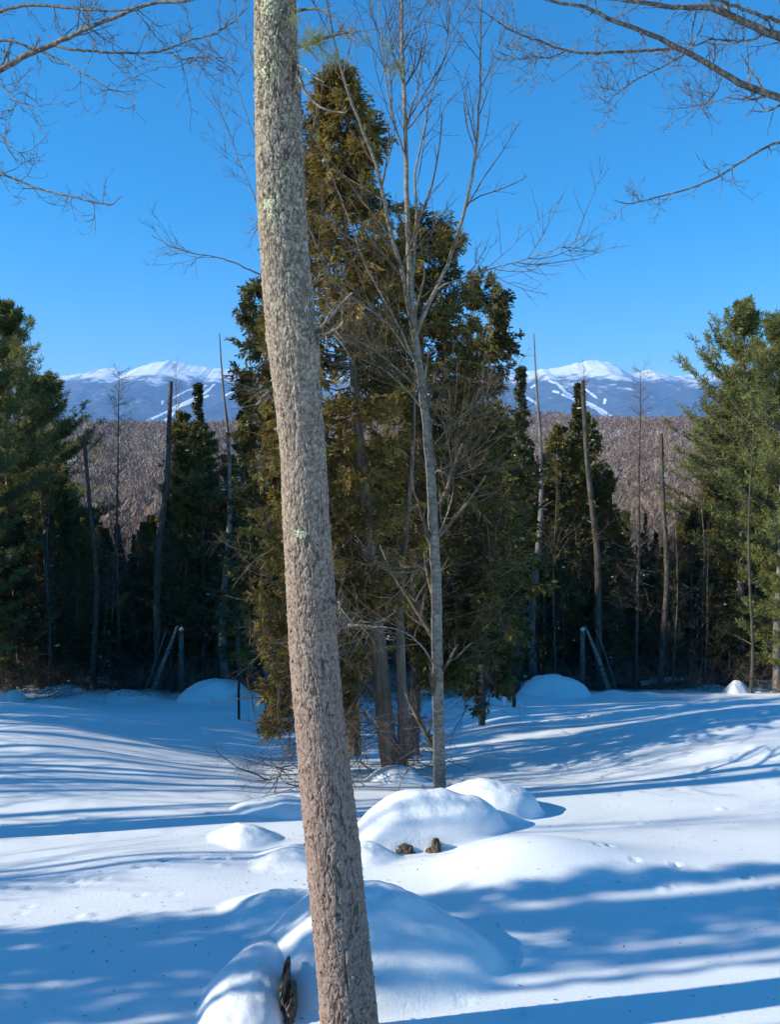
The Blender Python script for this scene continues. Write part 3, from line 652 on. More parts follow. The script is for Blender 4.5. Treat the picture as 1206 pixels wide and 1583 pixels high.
# ------------------------------------------------------------------ white cedars in the middle
def cedar_at(seed, trunks, D, env_px, label, nb=300, n2=22, nl=14, clipx=None, leaf='cedar_leaf', name='cedar_tree', leafL=0.075, leafW=0.020, ztop=None, depth=0.8, snow=0):
    """env_px: rows with left/right outline (photo pixels) read as a real crown width round its own axis"""
    rng = np.random.default_rng(seed)
    e = np.array(env_px, float); cen = (e[:, 1] + e[:, 2]) / 2
    C = P(cen, e[:, 0], np.full(len(e), D)); RW = (e[:, 2] - e[:, 1]) / 2 / FPX * D * 1.17
    b = P(trunks[0][0][0][0], trunks[0][0][0][1], D); base = np.array([b[0], D, gz(b[0], D)])
    C = C - base; C = C[::-1]; RW = RW[::-1]
    t = thing(name, base, label, 'tree')
    for pts, r0, r1 in trunks:
        q = px_line(pts, D) - base; q, rr = resample(q, np.linspace(r0, r1, len(pts)), 50); gt = Geo(); tubes(gt, q, rr, 14, rough=0.14); link('trunk', gt.mesh('trunk', M['cedar_bark']), t)
    z = rng.uniform(0, 1, nb) ** 1.0; zlo, zhi = C[0, 2], C[-1, 2]
    z = zlo + (zhi - zlo) * z
    cx = np.interp(z, C[:, 2], C[:, 0]); rw = np.interp(z, C[:, 2], RW)
    az = rng.uniform(0, 2 * np.pi, nb)
    # axis wander makes holes and lobes
    lob = 0.62 + 0.6 * hash3(np.floor((z + az * 0.35) * 1.9).astype(int), np.floor(az * 1.6).astype(int), np.zeros(nb, int), seed)
    L = rw * lob * rng.uniform(0.5, 1.22, nb)
    el = np.radians(rng.uniform(-8, 28, nb))
    start = np.stack([cx, np.zeros(nb), z - 0.25 * L], 1)
    d = np.stack([np.cos(az) * np.cos(el), np.sin(az) * np.cos(el) * depth, np.sin(el)], 1)
    B = grow(start, d, L, 8, rng, 0.10, 0.25); RB = (0.004 + L * 0.007)[:, None] * np.linspace(1, 0.25, 8)
    gb = Geo(); tubes(gb, B, RB, 5)
    S, RS = shoots(B, RB, n2, rng, 0.25, 1.0, 50, (0.12, 0.34), 5, 0.14, -0.35, 0.45, 0.6)
    tubes(gb, S, RS * 0.7, 3)
    idx = np.repeat(np.arange(len(S)), nl); p, tg, r = sample(S, RS, idx, rng.uniform(0.1, 1, len(idx)))
    nrm = np.repeat(unit(rng.normal(size=(len(S), 3)) + np.array([0.0, -0.6, 0.5])), nl, 0)   # each spray is a flat fan
    side = unit(np.cross(tg, nrm)); sg = rng.choice([-1.0, 1.0], len(idx))[:, None] * rng.uniform(0.1, 0.9, (len(idx), 1))
    ld = unit(tg + side * sg + np.array([0, 0, -0.45]))
    p = p + side * sg * 0.015
    tint = np.clip(rng.uniform(0.0, 1, nb)[idx // n2] * 0.45 + 0.4 * rng.uniform(0, 1, len(S))[idx] + 0.2 * rng.uniform(0, 1, len(idx)), 0, 1)
    if clipx is not None:
        c = (p[:, 0] + base[0]) > clipx + rng.normal(size=len(p)) * 0.025; p, ld, tint, nrm = p[c], ld[c], tint[c], nrm[c]
    gl = Geo(); leaves(gl, p, ld, leafL * rng.uniform(0.5, 1.25, len(p)), leafW * rng.uniform(0.6, 1.3, len(p)), rng, tint, nrm + rng.normal(size=nrm.shape) * 0.25)
    tag(link('branches', gb.mesh('branches', M['twig']), t), kind='stuff')
    tag(link('foliage', gl.mesh('foliage', M[leaf], False), t), kind='stuff')
    if snow:
        pick = rng.choice(len(S), snow, replace=False); gs = Geo(); blobs(gs, S[pick, 2], rng.uniform(0.02, 0.05, snow), rng, 0.5); tag(link('snow_clumps', gs.mesh('snow_clumps', M['snow_lump']), t), kind='stuff')

cedar_at(41, [([(612, 1215), (598, 1150), (590, 1050), (580, 950), (572, 860), (566, 780), (556, 690), (548, 600), (540, 450), (530, 300), (522, 160)], 0.135, 0.02), ([(620, 1200), (625, 1130), (620, 1050), (618, 960), (622, 880), (632, 780), (640, 680), (642, 560)], 0.09, 0.01)], 11.0,
    [(112, 516, 526), (150, 495, 552), (200, 465, 588), (260, 440, 606), (340, 420, 620), (430, 408, 632), (540, 395, 645), (700, 385, 640), (850, 385, 620), (980, 388, 600), (1060, 395, 570), (1130, 398, 480)],
    'tall golden-olive cedar with twin trunks directly behind the big leaning trunk', nb=420, n2=26, nl=19, clipx=-1.70, snow=10)
cedar_at(42, [([(640, 1165), (645, 1000), (648, 800), (650, 600), (652, 420), (655, 345)], 0.09, 0.02)], 12.6,
    [(322, 648, 660), (350, 620, 690), (395, 590, 722), (430, 580, 722), (460, 570, 735), (520, 560, 752), (620, 560, 770), (740, 570, 790), (850, 590, 800), (930, 610, 775), (1000, 620, 740), (1060, 630, 720)],
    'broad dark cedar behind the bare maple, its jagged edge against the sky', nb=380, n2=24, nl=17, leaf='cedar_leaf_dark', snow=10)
cedar_at(43, [([(745, 1120), (748, 900), (752, 700), (758, 520)], 0.07, 0.02)], 15.5,
    [(425, 738, 748), (452, 725, 770), (475, 722, 792), (515, 715, 796), (560, 705, 775), (640, 700, 800), (760, 690, 830), (860, 690, 840), (940, 700, 830), (1010, 705, 815), (1070, 715, 800)],
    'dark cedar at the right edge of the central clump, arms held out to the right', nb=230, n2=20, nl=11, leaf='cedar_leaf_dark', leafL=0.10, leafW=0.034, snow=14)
cedar_at(44, [([(418, 1120), (415, 900), (412, 700), (410, 520)], 0.11, 0.02)], 16.5,
    [(440, 385, 400), (470, 366, 440), (540, 372, 450), (600, 362, 450), (700, 356, 455), (830, 352, 455), (940, 358, 450), (1010, 372, 440)],
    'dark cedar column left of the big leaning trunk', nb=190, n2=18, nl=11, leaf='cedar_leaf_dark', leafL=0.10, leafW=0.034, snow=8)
cedar_at(45, [([(547, 1165), (545, 1100), (540, 1000), (535, 900), (530, 760)], 0.12, 0.02)], 12.0,
    [(820, 520, 560), (880, 480, 590), (960, 460, 610), (1030, 470, 600), (1080, 490, 580)],
    'thick cedar stub half hidden behind the big leaning trunk', nb=60, n2=14, nl=10)

# dead cedar branch and leafless low boughs in the shade of the cedars
def deadwood(seed, x0, x1, y0, y1, z0, z1, n, L, name, label, matn='twig', up=0.0, flat=0.3):
    rng = np.random.default_rng(seed); st = np.stack([rng.uniform(x0, x1, n), rng.uniform(y0, y1, n), np.zeros(n)], 1)
    st[:, 2] = ground(st[:, 0], st[:, 1]) + rng.uniform(z0, z1, n)
    d = rng.normal(size=(n, 3)) * [1, 1, flat] + [0, 0, up]
    A = grow(st, d, rng.uniform(L[0], L[1], n), 7, rng, 0.12, 0.1); RA = rng.uniform(0.003, 0.010, n)[:, None] * np.linspace(1, 0.3, 7)
    g = Geo(); tubes(g, A, RA, 4); S, RS = shoots(A, RA, 6, rng, 0.1, 1, 45, (L[0] * 0.3, L[1] * 0.5), 5, 0.15, 0.1, 0.6, rmin=0.002); tubes(g, S, RS, 3)
    S2, RS2 = shoots(S, RS, 2, rng, 0.2, 1, 45, (L[0] * 0.15, L[1] * 0.25), 4, 0.15, 0.1, 0.7, rmin=0.0018); tubes(g, S2, RS2, 3)
    o = link(name, g.mesh(name, M[matn])); tag(o, label, 'brush', kind='stuff'); return o
deadwood(51, -1.55, 0.55, 9.6, 12.6, 0.0, 0.75, 170, (0.3, 1.1), 'dead_branches', 'tangle of grey dead boughs low under the cedars', 'brush', 0.25, 0.6)
deadwood(52, -1.6, -0.2, 9.3, 11.0, 0.7, 3.0, 90, (0.3, 0.9), 'bare_twigs', 'pale leafless twigs in front of the golden cedar foliage', 'twig', -0.1, 0.8)
deadwood(53, 0.1, 1.6, 11.0, 13.6, 0.6, 4.0, 110, (0.4, 1.1), 'bare_twigs', 'pale leafless twigs in the shade behind the bare maple', 'twig', 0.1, 0.6)
deadwood(54, -14, 14, 22.6, 27, 0.0, 0.45, 2200, (0.3, 1.3), 'brush', 'dark reddish leafless brush along the far edge of the snowfield', 'brush', 0.5, 0.8)
deadwood(56, -13.5, -3.2, 23.8, 28, 0.1, 4.6, 1100, (0.4, 1.5), 'woodland_twigs', 'pale brown dead twigs at the front of the left woods', 'twig', 0.3, 0.7)
deadwood(57, 2.0, 13.5, 23.8, 28, 0.1, 4.6, 1200, (0.4, 1.5), 'woodland_twigs', 'pale brown dead twigs at the front of the right woods', 'twig', 0.3, 0.7)
deadwood(55, -22, 22, 27, 42, 0.1, 3.2, 900, (0.5, 2.0), 'woodland_twigs', 'dense dead twigs between the trunks of the shaded woods', 'brush', 0.1, 0.6)

# ------------------------------------------------------------------ snow-covered boulders
def boulder(px, row_base, D, wx, wy, h, label, seed=0, k=0.75, e=2.3, core_w=0.8, tilt=(0, 0), rocks=(), skirt=1.35, rough=0.022, name='snowy_boulder'):
    b = P(px, row_base, D); x0, y0 = float(b[0]), D
    rng = np.random.default_rng(seed); nr, na = 60, 120
    s = np.linspace(0.0, skirt, nr)[:, None]; a = (np.arange(na) / na * 2 * np.pi)[None]
    irr = 1 + 0.10 * np.sin(a * 2 + seed) + 0.07 * np.sin(a * 3 + 2.1 * seed) + 0.03 * np.sin(a * 5 + seed)
    xx = x0 + s * irr * wx * np.cos(a); yy = y0 + s * irr * wy * np.sin(a)
    core = np.clip(1 - s ** e, 0, 1) ** k
    soft = np.exp(-(s / 0.78) ** 2 * 1.6)
    f = (core_w * core + (1 - core_w) * soft) * (1 - sstep(1.0, skirt, s) ) + 0 * a
    # smooth the foot
    for _ in range(5): f[1:-1] = (f[:-2] + f[1:-1] + f[2:]) / 3
    dx = (xx - x0) / wx; dyy = (yy - y0) / wy
    hh = h * f * (1 + tilt[0] * dx + tilt[1] * dyy) * (1 + 0.20 * fbm(dx * 1.6 + seed, dyy * 1.6, 3, seed)) + f * fbm(xx * 6, yy * 6, 4, seed + 3) * rough
    G0 = gz(x0, y0); gg = ground(xx, yy)
    zz = gg + hh - 0.012 * sstep(0.9, skirt, s)
    zz[-1] -= 0.03
    t = thing(name, (x0, y0, G0), label, 'boulder', 'boulders under deep snow')
    V = np.stack([xx - x0, yy - y0, zz - G0], -1)
    g = Geo(); g.add(V.reshape(-1, 3), grid_faces(nr, na, True)); link('snow_cap', g.mesh('snow_cap', M['snow_lump']), t)
    for (rpx, rrow, rd, sx, sy, sz) in rocks:
        q = P(rpx, rrow, rd); g = Geo(); n1, n2 = 14, 18
        th = np.linspace(0.05, np.pi - 0.05, n1)[:, None]; ph = (np.arange(n2) / n2 * 2 * np.pi)[None]
        rr = 1 + 0.45 * (rng.uniform(size=(n1, n2)) - 0.5)
        W = np.stack([rr * np.sin(th) * np.cos(ph) * sx, rr * np.sin(th) * np.sin(ph) * sy, rr * np.cos(th) * sz * np.ones_like(ph)], -1) + q - np.array([x0, y0, G0])
        g.add(W.reshape(-1, 3), grid_faces(n1, n2, True)); link('rock', g.mesh('rock', M['rock'], False), t)
    return t
boulder(655, 1325, 7.6, 0.66, 0.50, 0.42, 'rounded snow-capped boulder with two bare brown patches at its foot', 1, 0.55, 2.4, 0.9, (-0.05, 0.05),
        rocks=[(611, 1323, 7.14, 0.075, 0.07, 0.045), (627, 1319, 7.13, 0.08, 0.07, 0.075), (667, 1320, 7.12, 0.05, 0.06, 0.05), (674, 1312, 7.13, 0.045, 0.07, 0.08)])
boulder(735, 1300, 8.2, 0.60, 0.45, 0.33, 'low snow mound behind the boulder with the brown patches', 2, 0.5, 2.6, 0.9, (0.0, 0))
boulder(565, 1350, 7.0, 0.30, 0.26, 0.13, 'small snow-covered stone at the left foot of the middle boulder', 3, 1.0, 2.0, 0.45, skirt=1.6)
boulder(575, 1510, 5.2, 0.80, 0.72, 0.38, 'big snow-covered boulder behind the foot of the leaning trunk', 4, 0.75, 2.4, 0.7, (-0.04, 0.0), rough=0.045, skirt=1.5)
boulder(388, 1560, 4.66, 0.27, 0.60, 0.19, 'snow-capped boulder with a dark crevice at the lower left of the trunk', 5, 0.6, 2.6, 0.75, (-0.05, 0), skirt=1.5,
        rocks=[(441, 1520, 4.55, 0.022, 0.16, 0.10), (449, 1550, 4.48, 0.035, 0.12, 0.09), (447, 1590, 4.4, 0.03, 0.12, 0.09)])
boulder(430, 1430, 5.9, 0.42, 0.36, 0.14, 'shaded snow mound left of the trunk above the crevice boulder', 6, 1.0, 2.0, 0.5, skirt=1.6)
boulder(450, 1335, 7.0, 0.30, 0.40, 0.10, 'sunlit snow hump just left of the leaning trunk', 7, 1.0, 2.0, 0.3, skirt=1.7)
boulder(435, 1275, 8.6, 0.45, 0.42, 0.14, 'shaded snow hump far left of the trunk below the brush', 8, 0.9)
boulder(378, 1310, 7.55, 0.32, 0.34, 0.15, 'wedge-shaped snow lump at the edge of the left snowfield', 9, 0.9, 2.0, 0.45, (0.1, 0), skirt=1.6)
boulder(610, 1205, 10.7, 0.42, 0.34, 0.20, 'little snow heap at the foot of the twin cedar trunks', 10, 0.9)
boulder(857, 1078, 22.6, 1.0, 0.8, 0.42, 'round snow mound beside the dark post at the right field edge', 11, 0.6, 3.0, 0.95)
boulder(325, 1078, 22.6, 0.95, 0.8, 0.40, 'round snow mound beside the dark post at the left field edge', 12, 0.6, 3.0, 0.95)
boulder(1137, 1078, 22.8, 0.35, 0.5, 0.30, 'small pointed snow mound at the far right of the field edge', 13, 1.0)
boulder(20, 1078, 22.8, 0.35, 0.5, 0.30, 'small pointed snow mound at the far left of the field edge', 14, 1.0)

def litter():
    """bits of bark, bud scales and short twigs lying on the snow"""
    rng = np.random.default_rng(61); n = 420; y = 4.2 + 6.5 * rng.uniform(0, 1, n) ** 1.3; x = rng.uniform(-0.5, 0.5, n) * y
    x[:160] = -0.3 + rng.normal(size=160) * 0.9; y[:160] = 4.9 + np.abs(rng.normal(size=160)) * 1.3
    g = Geo(); d = np.stack([rng.normal(size=n), rng.normal(size=n), np.zeros(n)], 1); z = ground(x, y) + 0.004
    leaves(g, np.stack([x, y, z], 1), d, rng.uniform(0.01, 0.035, n), rng.uniform(0.004, 0.012, n), rng, rng.uniform(0, 1, n), np.tile(np.array([[0.0, 0.1, 1.0]]), (n, 1)))
    tag(link('forest_litter', g.mesh('forest_litter', M['brush'], False)), 'tiny bark flakes and twig bits lying on the snow around the trunk', 'litter', kind='stuff')
litter()
# ------------------------------------------------------------------ posts
def post(px, row_top, row_base, D, label, w=0.045):
    b = P(px, row_base, D); z0 = float(b[2]); h = P(px, row_top, D)[2] - z0
    t = thing('fence_post', b, label, 'post', 'dark posts at the field edge')
    q = np.array([[0, 0, -0.7], [0, 0, h * 0.5], [0.01, 0, h * 0.86], [0.0, 0, h * 0.93], [0.0, 0, h]]); g = Geo()
    tubes(g, q, np.array([w, w, w, w * 1.3, w * 1.15]) , 6); link('shaft', g.mesh('shaft', M['post'], False), t)
    g = Geo(); tubes(g, np.array([[0, 0, h], [0, 0, h + 0.02], [0, 0, h + 0.025]]), np.array([w * 1.5, w * 1.4, 0.002]), 6); link('cap', g.mesh('cap', M['post'], False), t)
post(795, 1046, 1090, 18.5, 'short dark post standing in the snow at the right field edge')
post(369, 1046, 1090, 18.5, 'short dark post standing in the snow at the left field edge', 0.032)
for px, nm in ((782, 'right'), (385, 'left')):
    b = P(px, 1090, 18.8); t = thing('stake', b, 'small white snow-plastered stake beside the %s dark post' % nm, 'stake')
    rng = np.random.default_rng(px); g = Geo(); tubes(g, np.array([[0, 0, -0.4], [0, 0, 0.08], [0.01, 0, 0.14], [0, 0, 0.2]]), np.array([0.05, 0.06, 0.08, 0.03]), 8, rough=0.4); link('stake', g.mesh('stake', M['snow_lump']), t).name = 'post'

# ------------------------------------------------------------------ background trees
rngb = np.random.default_rng(99)
fir_env = lambda w: (lambda t: w * (1 - t) ** 0.85 + 0.03)
def pine_env(t): return float(np.interp(t, [0, .06, .1, .4, .61, .71, .77, .80, .82, .87, .91, 1], [.3, .8, 1.6, 2.0, 2.35, 2.3, 1.95, 1.55, 0.85, 1.45, 0.85, .15]))
FIR = [conifer(200 + i, 7.0, fir_env(1.25), 190, 0.04, 12, 7, lambda t: -8 + 45 * t, 0.25, 0.10, 0.045, 0.45, 0.1, 0.45, 0.07, dead=0.5, snow=34, gap=0.2) for i in range(3)]
SPIRE = [conifer(210 + i, 8.0, (lambda t: 0.62 * (1 - t) ** 0.8 + 0.03), 200, 0.05, 8, 7, lambda t: -10 + 50 * t, 0.3, 0.10, 0.045, 0.4, 0.1, 0.3, 0.07, gap=0.2, snow=6) for i in range(2)]
HEM = [conifer(220 + i, 8.0, (lambda t: 1.5 * np.sin(np.pi * min(t * 0.95 + 0.05, 1)) ** 0.6 * (1.05 - 0.55 * t) + 0.05), 170, 0.22, 14, 8, lambda t: 5 + 25 * t, 0.2, 0.11, 0.05, 0.5, 0.25, 0.5, 0.09, leafmat='olive_leaf', gap=0.25, snow=26) for i in range(2)]
WPINE = [conifer(230 + i, 12.0, lambda t: pine_env(t) * 1.0, 250, 0.08, 20, 15, lambda t: -6 + 60 * t ** 1.7, 0.75, 0.17, 0.026, 0.6, -0.1, 0.62, 0.15, leafmat='pine_leaf', barkmat='grey_bark', whorl=14, star=0.3, gap=0.45, flat=0.93) for i in range(2)]

def fb(seed, H, r, nb=22, Lm=1.2, lev2=6, up=0.5, ang=50, bark='grey_bark', twig='twig', t0=0.35, tw=(0.15, 0.5), rmin=0.006, lean=0.0, broken=False):
    rng = np.random.default_rng(seed); z = np.linspace(0, 1, 8)
    pts = np.stack([fbm(z * 2, z * 0 + seed, 2, seed) * 0.06 * H + lean * z * H, fbm(z * 2, z * 0 + seed + 5, 2, seed) * 0.04 * H, z * H], 1); pts[:, :2] -= pts[0, :2]; pts[0, 2] = -0.5
    return bare(seed, [(pts, np.linspace(r, r * (0.5 if broken else 0.12), 8), 26)], [dict(n=nb, t0=t0, ang=ang, L=(Lm * 0.4, Lm), m=6, wob=0.08, up=up, rf=0.3, rmin=rmin), dict(n=lev2, t0=0.15, ang=45, L=tw, m=4, wob=0.1, up=0.2, rf=0.6, rmin=rmin * 0.7)], bark, twig, 7)
SNAG = [fb(300 + i, 9.5, 0.12, 18, 0.7, 2, 0.2, 70, 'grey_bark', 'limb', 0.3, rmin=0.006) for i in range(2)]
LARCH = [fb(310 + i, 8.5, 0.06, 110, 0.95, 9, 0.35, 62, 'dark_bark', 'larch', 0.3, (0.1, 0.35), 0.005) for i in range(2)]
BARE = [fb(320 + i, 8.0, 0.06, 26, 1.7, 8, 0.9, 38, 'grey_bark', 'twig', 0.25, (0.25, 0.8), 0.006) for i in range(3)]
POLE = [fb(330 + i, 8.0, 0.07, 14, 0.8, 3, 0.1, 75, 'dark_bark', 'brush', 0.1, (0.1, 0.4), 0.005) for i in range(3)]

def put(name, meshes, Hm, px, top, D, label, cat='tree', group=None, rz=None, wide=1.0):
    x = (px - 603) / FPX * D; z0 = gz(x, D); zt = zrow(top, D)
    s = (zt - z0) / Hm
    return plant(name, meshes, (x, D, z0), label, cat, group, rngb.uniform(0, 6.28) if rz is None else rz, (s * wide, s * wide, s))

GPOLE = [fb(350 + i, 8.0, 0.07, 12, 0.9, 3, 0.1, 75, 'grey_bark', 'twig', 0.15, (0.1, 0.4), 0.005, (-0.04, 0.0, 0.05)[i]) for i in range(3)]
# the ones that can be told apart
put('white_pine', WPINE[0], 12, 1152, 476, 25.5, 'tall green white pine at the right edge, its top above the ridge', wide=1.02)
put('white_pine', WPINE[1], 12, 1212, 500, 23.5, 'brownish green white pine cut by the right edge of the picture', wide=0.95)
put('white_pine', WPINE[0], 12, 8, 476, 25.5, 'tall green white pine at the left edge, its top above the ridge', rz=2.3, wide=1.02)
put('white_pine', WPINE[1], 12, 52, 590, 27.5, 'lower spreading green white pine in front of the left end of the ridge', rz=0.6, wide=1.35)
put('white_pine', WPINE[0], 12, 1138, 600, 27.5, 'lower spreading green white pine in front of the right end of the ridge', rz=4.0, wide=1.35)
put('white_pine', WPINE[1], 12, -40, 500, 23.5, 'green white pine mostly outside the left edge of the picture', rz=1.0)
put('dead_snag', SNAG[0], 9.5, 832, 513, 24.5, 'tall pale dead snag right of the central cedars, higher than the ridge')
put('dead_snag', SNAG[0], 9.5, 349, 513, 24.5, 'tall pale dead snag left of the big trunk, higher than the ridge', rz=3.5)
put('spruce_tree', SPIRE[0], 8, 881, 594, 29, 'narrow dark spruce spire in front of the ski trails on the right')
put('spruce_tree', SPIRE[1], 8, 306, 592, 29, 'narrow dark spruce spire in front of the ski trails on the left')
put('spruce_tree', SPIRE[1], 8, 803, 566, 23, 'narrow dark spruce touching the right side of the central cedars')
put('spruce_tree', SPIRE[0], 8, 371, 572, 23, 'narrow dark spruce left of the big trunk beside the pale snag')
put('larch_tree', LARCH[0], 8.5, 989, 572, 25, 'feathery leafless larch standing before the mountain on the right')
put('larch_tree', LARCH[1], 8.5, 178, 572, 25, 'feathery leafless larch standing before the mountain on the left')
put('larch_tree', LARCH[1], 8.5, 905, 566, 36, 'faint thin leafless larch between spruce spire and broken snag, right side', wide=0.5)
put('larch_tree', LARCH[0], 8.5, 276, 566, 36, 'faint thin leafless larch between spruce spire and broken snag, left side', wide=0.5)
BRK = [fb(340 + i, 7.5, 0.10, 12, 0.35, 2, 0.1, 70, 'dark_bark', 'brush', 0.3, (0.1, 0.2), 0.006, l, True) for i, l in enumerate((-0.035, 0.035, 0.0))]
put('broken_snag', BRK[0], 7.5, 932, 588, 24.6, 'dark broken-topped snag leaning left before the ridge, right half', rz=0)
put('broken_snag', BRK[1], 7.5, 244, 588, 24.6, 'dark broken-topped snag leaning right before the ridge, left half', rz=0)
put('broken_snag', BRK[2], 7.5, 1026, 670, 24.8, 'shorter broken snag between the larch and the right-hand pine', rz=1)
put('broken_snag', BRK[2], 7.5, 137, 672, 24.8, 'shorter broken snag between the larch and the left-hand pine', rz=2)
put('dead_pole', POLE[0], 8, 1168, 640, 22.5, 'pale dead pole with forked top in front of the right-hand pine', wide=0.8)
put('hemlock_tree', HEM[0], 8, 862, 660, 26, 'rounded olive hemlock below the spruce spire on the right')
put('hemlock_tree', HEM[1], 8, 900, 640, 30, 'yellowish hemlock left of the leaning broken snag, right half')
put('hemlock_tree', HEM[1], 8, 318, 655, 26, 'rounded olive hemlock below the spruce spire on the left')
put('hemlock_tree', HEM[0], 8, 283, 640, 30, 'yellowish hemlock right of the leaning broken snag, left half')
# leaning birch pole and stump
for px0, px1, pst, nm in ((905, 942, 901, 'right'), (274, 236, 280, 'left')):
    D = 24.2; q = np.array([P(px1, 1068, D), P((px0 + px1) / 2 + 1, 1015, D), P(px0, 968, D)]); base = q[0].copy(); g = Geo(); qq, rr = resample(q - base, [0.075, 0.062, 0.035], 16); tubes(g, qq, rr, 9, rough=0.1)
    t = thing('leaning_birch', base, 'white-barked dead birch leaning against the stump in the %s woods' % nm, 'tree'); link('trunk', g.mesh('trunk', M['birch_bark']), t)
    g = Geo(); qq, rr = resample((q - base) * [0.86, 1, 0.93] + [0.28 if nm == 'right' else -0.28, 0.3, 0], [0.036, 0.032, 0.02], 12); tubes(g, qq, rr, 7, rough=0.1); link('stem', g.mesh('stem', M['grey_bark']), t)
    q = np.array([P(pst, 1070, 24.4), P(pst, 1020, 24.4), P(pst, 974, 24.4)]); base = q[0].copy(); g = Geo(); qq, rr = resample(q - base, [0.085, 0.078, 0.07], 12); tubes(g, qq, rr, 10, rough=0.15)
    t = thing('tree_stump', base, 'tall grey broken stump beside the leaning birch in the %s woods' % nm, 'stump'); link('trunk', g.mesh('trunk', M['grey_bark']), t)
    g = Geo(); blobs(g, np.array([qq[-1] + [0, 0, 0.02]]), [0.1], np.random.default_rng(3), 0.5); link('snow_cap', g.mesh('snow_cap', M['snow_lump']), t)
# fallen log with snow
for a, b, nm in (((985, 1064), (1062, 1055), 'right'), ((190, 1064), (112, 1055), 'left')):
    D = 25.5; q = np.array([P(a[0], a[1], D), P((a[0] + b[0]) / 2, (a[1] + b[1]) / 2 - 3, D), P(b[0], b[1], D)]); base = q[1].copy()
    t = thing('fallen_log', base, 'fallen log under a strip of snow at the edge of the %s woods' % nm, 'log')
    g = Geo(); qq, rr = resample(q - base, [0.13, 0.12, 0.09], 14); tubes(g, qq, rr, 9, rough=0.1); link('trunk', g.mesh('trunk', M['dark_bark']), t)
    g = Geo(); tubes(g, qq[1:-1] + [0, 0, 0.10], rr[1:-1] * 0.9, 9, rough=0.3); link('snow_cap', g.mesh('snow_cap', M['snow_lump']), t)

# the rest of the wood: nothing in the photo tells these apart
def skyline(px):
    a = abs(px - 603)
    xs_ = [0, 180, 230, 262, 300, 330, 360, 400, 430, 470, 520, 600, 900]; rs = [600, 640, 700, 680, 690, 740, 790, 800, 790, 740, 640, 560, 520]
    return np.interp(a, xs_, rs)
def scatter(n, kinds, d0, d1, name, label, group, off=(0, 90), H=8.0, wide=(0.8, 1.3), pxr=(-120, 1326)):
    for i in range(n):
        px = rngb.uniform(*pxr); D = rngb.uniform(d0, d1)
        if 395 < px < 690 and D < 30 : px = rngb.uniform(700, 1200)
        top = skyline(px) + rngb.uniform(*off)
        x = (px - 603) / FPX * D; z0 = gz(x, D)
        sd_ = 'left' if px < 500 else 'right'
        put(name, kinds[i % len(kinds)], H, px, min(top, 960), D, label.replace('SIDE', sd_), group=group.replace('SIDE', sd_), wide=rngb.uniform(*wide))
scatter(90, FIR, 25, 42, 'fir_tree', 'dark shaded fir in the woods beyond the snowfield, SIDE of the big trunk', 'dark firs of the shaded woods SIDE', (10, 200), 7.0, (0.8, 1.2))
scatter(70, HEM, 26, 46, 'hemlock_tree', 'olive-brown hemlock in the shaded woods beyond the snowfield, SIDE of the big trunk', 'hemlocks of the shaded woods SIDE', (30, 140), 8.0, (0.8, 1.2))
scatter(80, POLE, 24.5, 44, 'dead_tree', 'thin dark bare trunk in the shaded woods beyond the snowfield, SIDE of the big trunk', 'thin dark trunks of the shaded woods SIDE', (10, 170), 8.0, (0.7, 1.3))
scatter(44, BARE, 40, 75, 'bare_tree', 'grey-brown leafless tree rising behind the shaded woods, SIDE of the big trunk', 'leafless trees behind the shaded woods SIDE', (-25, 30), 8.0, (0.9, 1.2))

scatter(60, GPOLE, 24.3, 34, 'dead_pole', 'thin pale grey bare trunk in the shaded woods, SIDE of the big trunk', 'thin grey trunks of the shaded woods SIDE', (40, 330), 8.0, (0.6, 1.1))
def wall(px):
    return float(np.interp(abs(px - 603), [190, 225, 262, 300, 330, 360, 400, 440, 480, 560, 640], [640, 690, 690, 668, 700, 775, 800, 790, 740, 700, 690]))
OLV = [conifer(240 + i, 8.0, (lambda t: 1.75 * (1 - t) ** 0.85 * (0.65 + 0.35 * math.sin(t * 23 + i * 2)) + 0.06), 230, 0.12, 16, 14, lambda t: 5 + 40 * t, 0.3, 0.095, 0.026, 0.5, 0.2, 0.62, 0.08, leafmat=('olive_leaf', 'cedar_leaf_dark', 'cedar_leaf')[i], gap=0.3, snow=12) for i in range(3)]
for i, px in enumerate(np.concatenate([np.arange(60, 392, 13), np.arange(705, 1130, 13), np.arange(66, 392, 19), np.arange(712, 1130, 19)])):
    D = rngb.uniform(25.5, 33); nm = 'left' if px < 500 else 'right'
    put('cedar_tree', OLV[[0, 2, 0, 2, 1][rngb.integers(5)]], 8.0, px + rngb.uniform(-6, 6), wall(px) + rngb.uniform(5, 110), D, 'bushy olive cedar in the tree wall beyond the snowfield, %s of the big trunk' % nm, group='bushy cedars of the tree wall %s' % nm, wide=rngb.uniform(0.7, 1.15))
for i in range(64):
    px = rngb.uniform(60, 390) if i % 2 else rngb.uniform(705, 1140); D = rngb.uniform(24.6, 31); nm = 'left' if px < 500 else 'right'
    if i % 4 < 2: put('bare_tree', BARE[i % 3], 8, px, wall(px) + rngb.uniform(-5, 130), D, 'slim leafless tree among the cedars of the tree wall, %s of the big trunk' % nm, group='slim leafless trees in the tree wall %s' % nm, wide=0.7)
    else: put('fir_tree', (FIR + SPIRE)[i % 5], 7.5, px, wall(px) + rngb.uniform(0, 90), D, 'slender pointed fir in the tree wall, %s of the big trunk' % nm, group='slender firs in the tree wall %s' % nm, wide=rngb.uniform(0.5, 0.8))
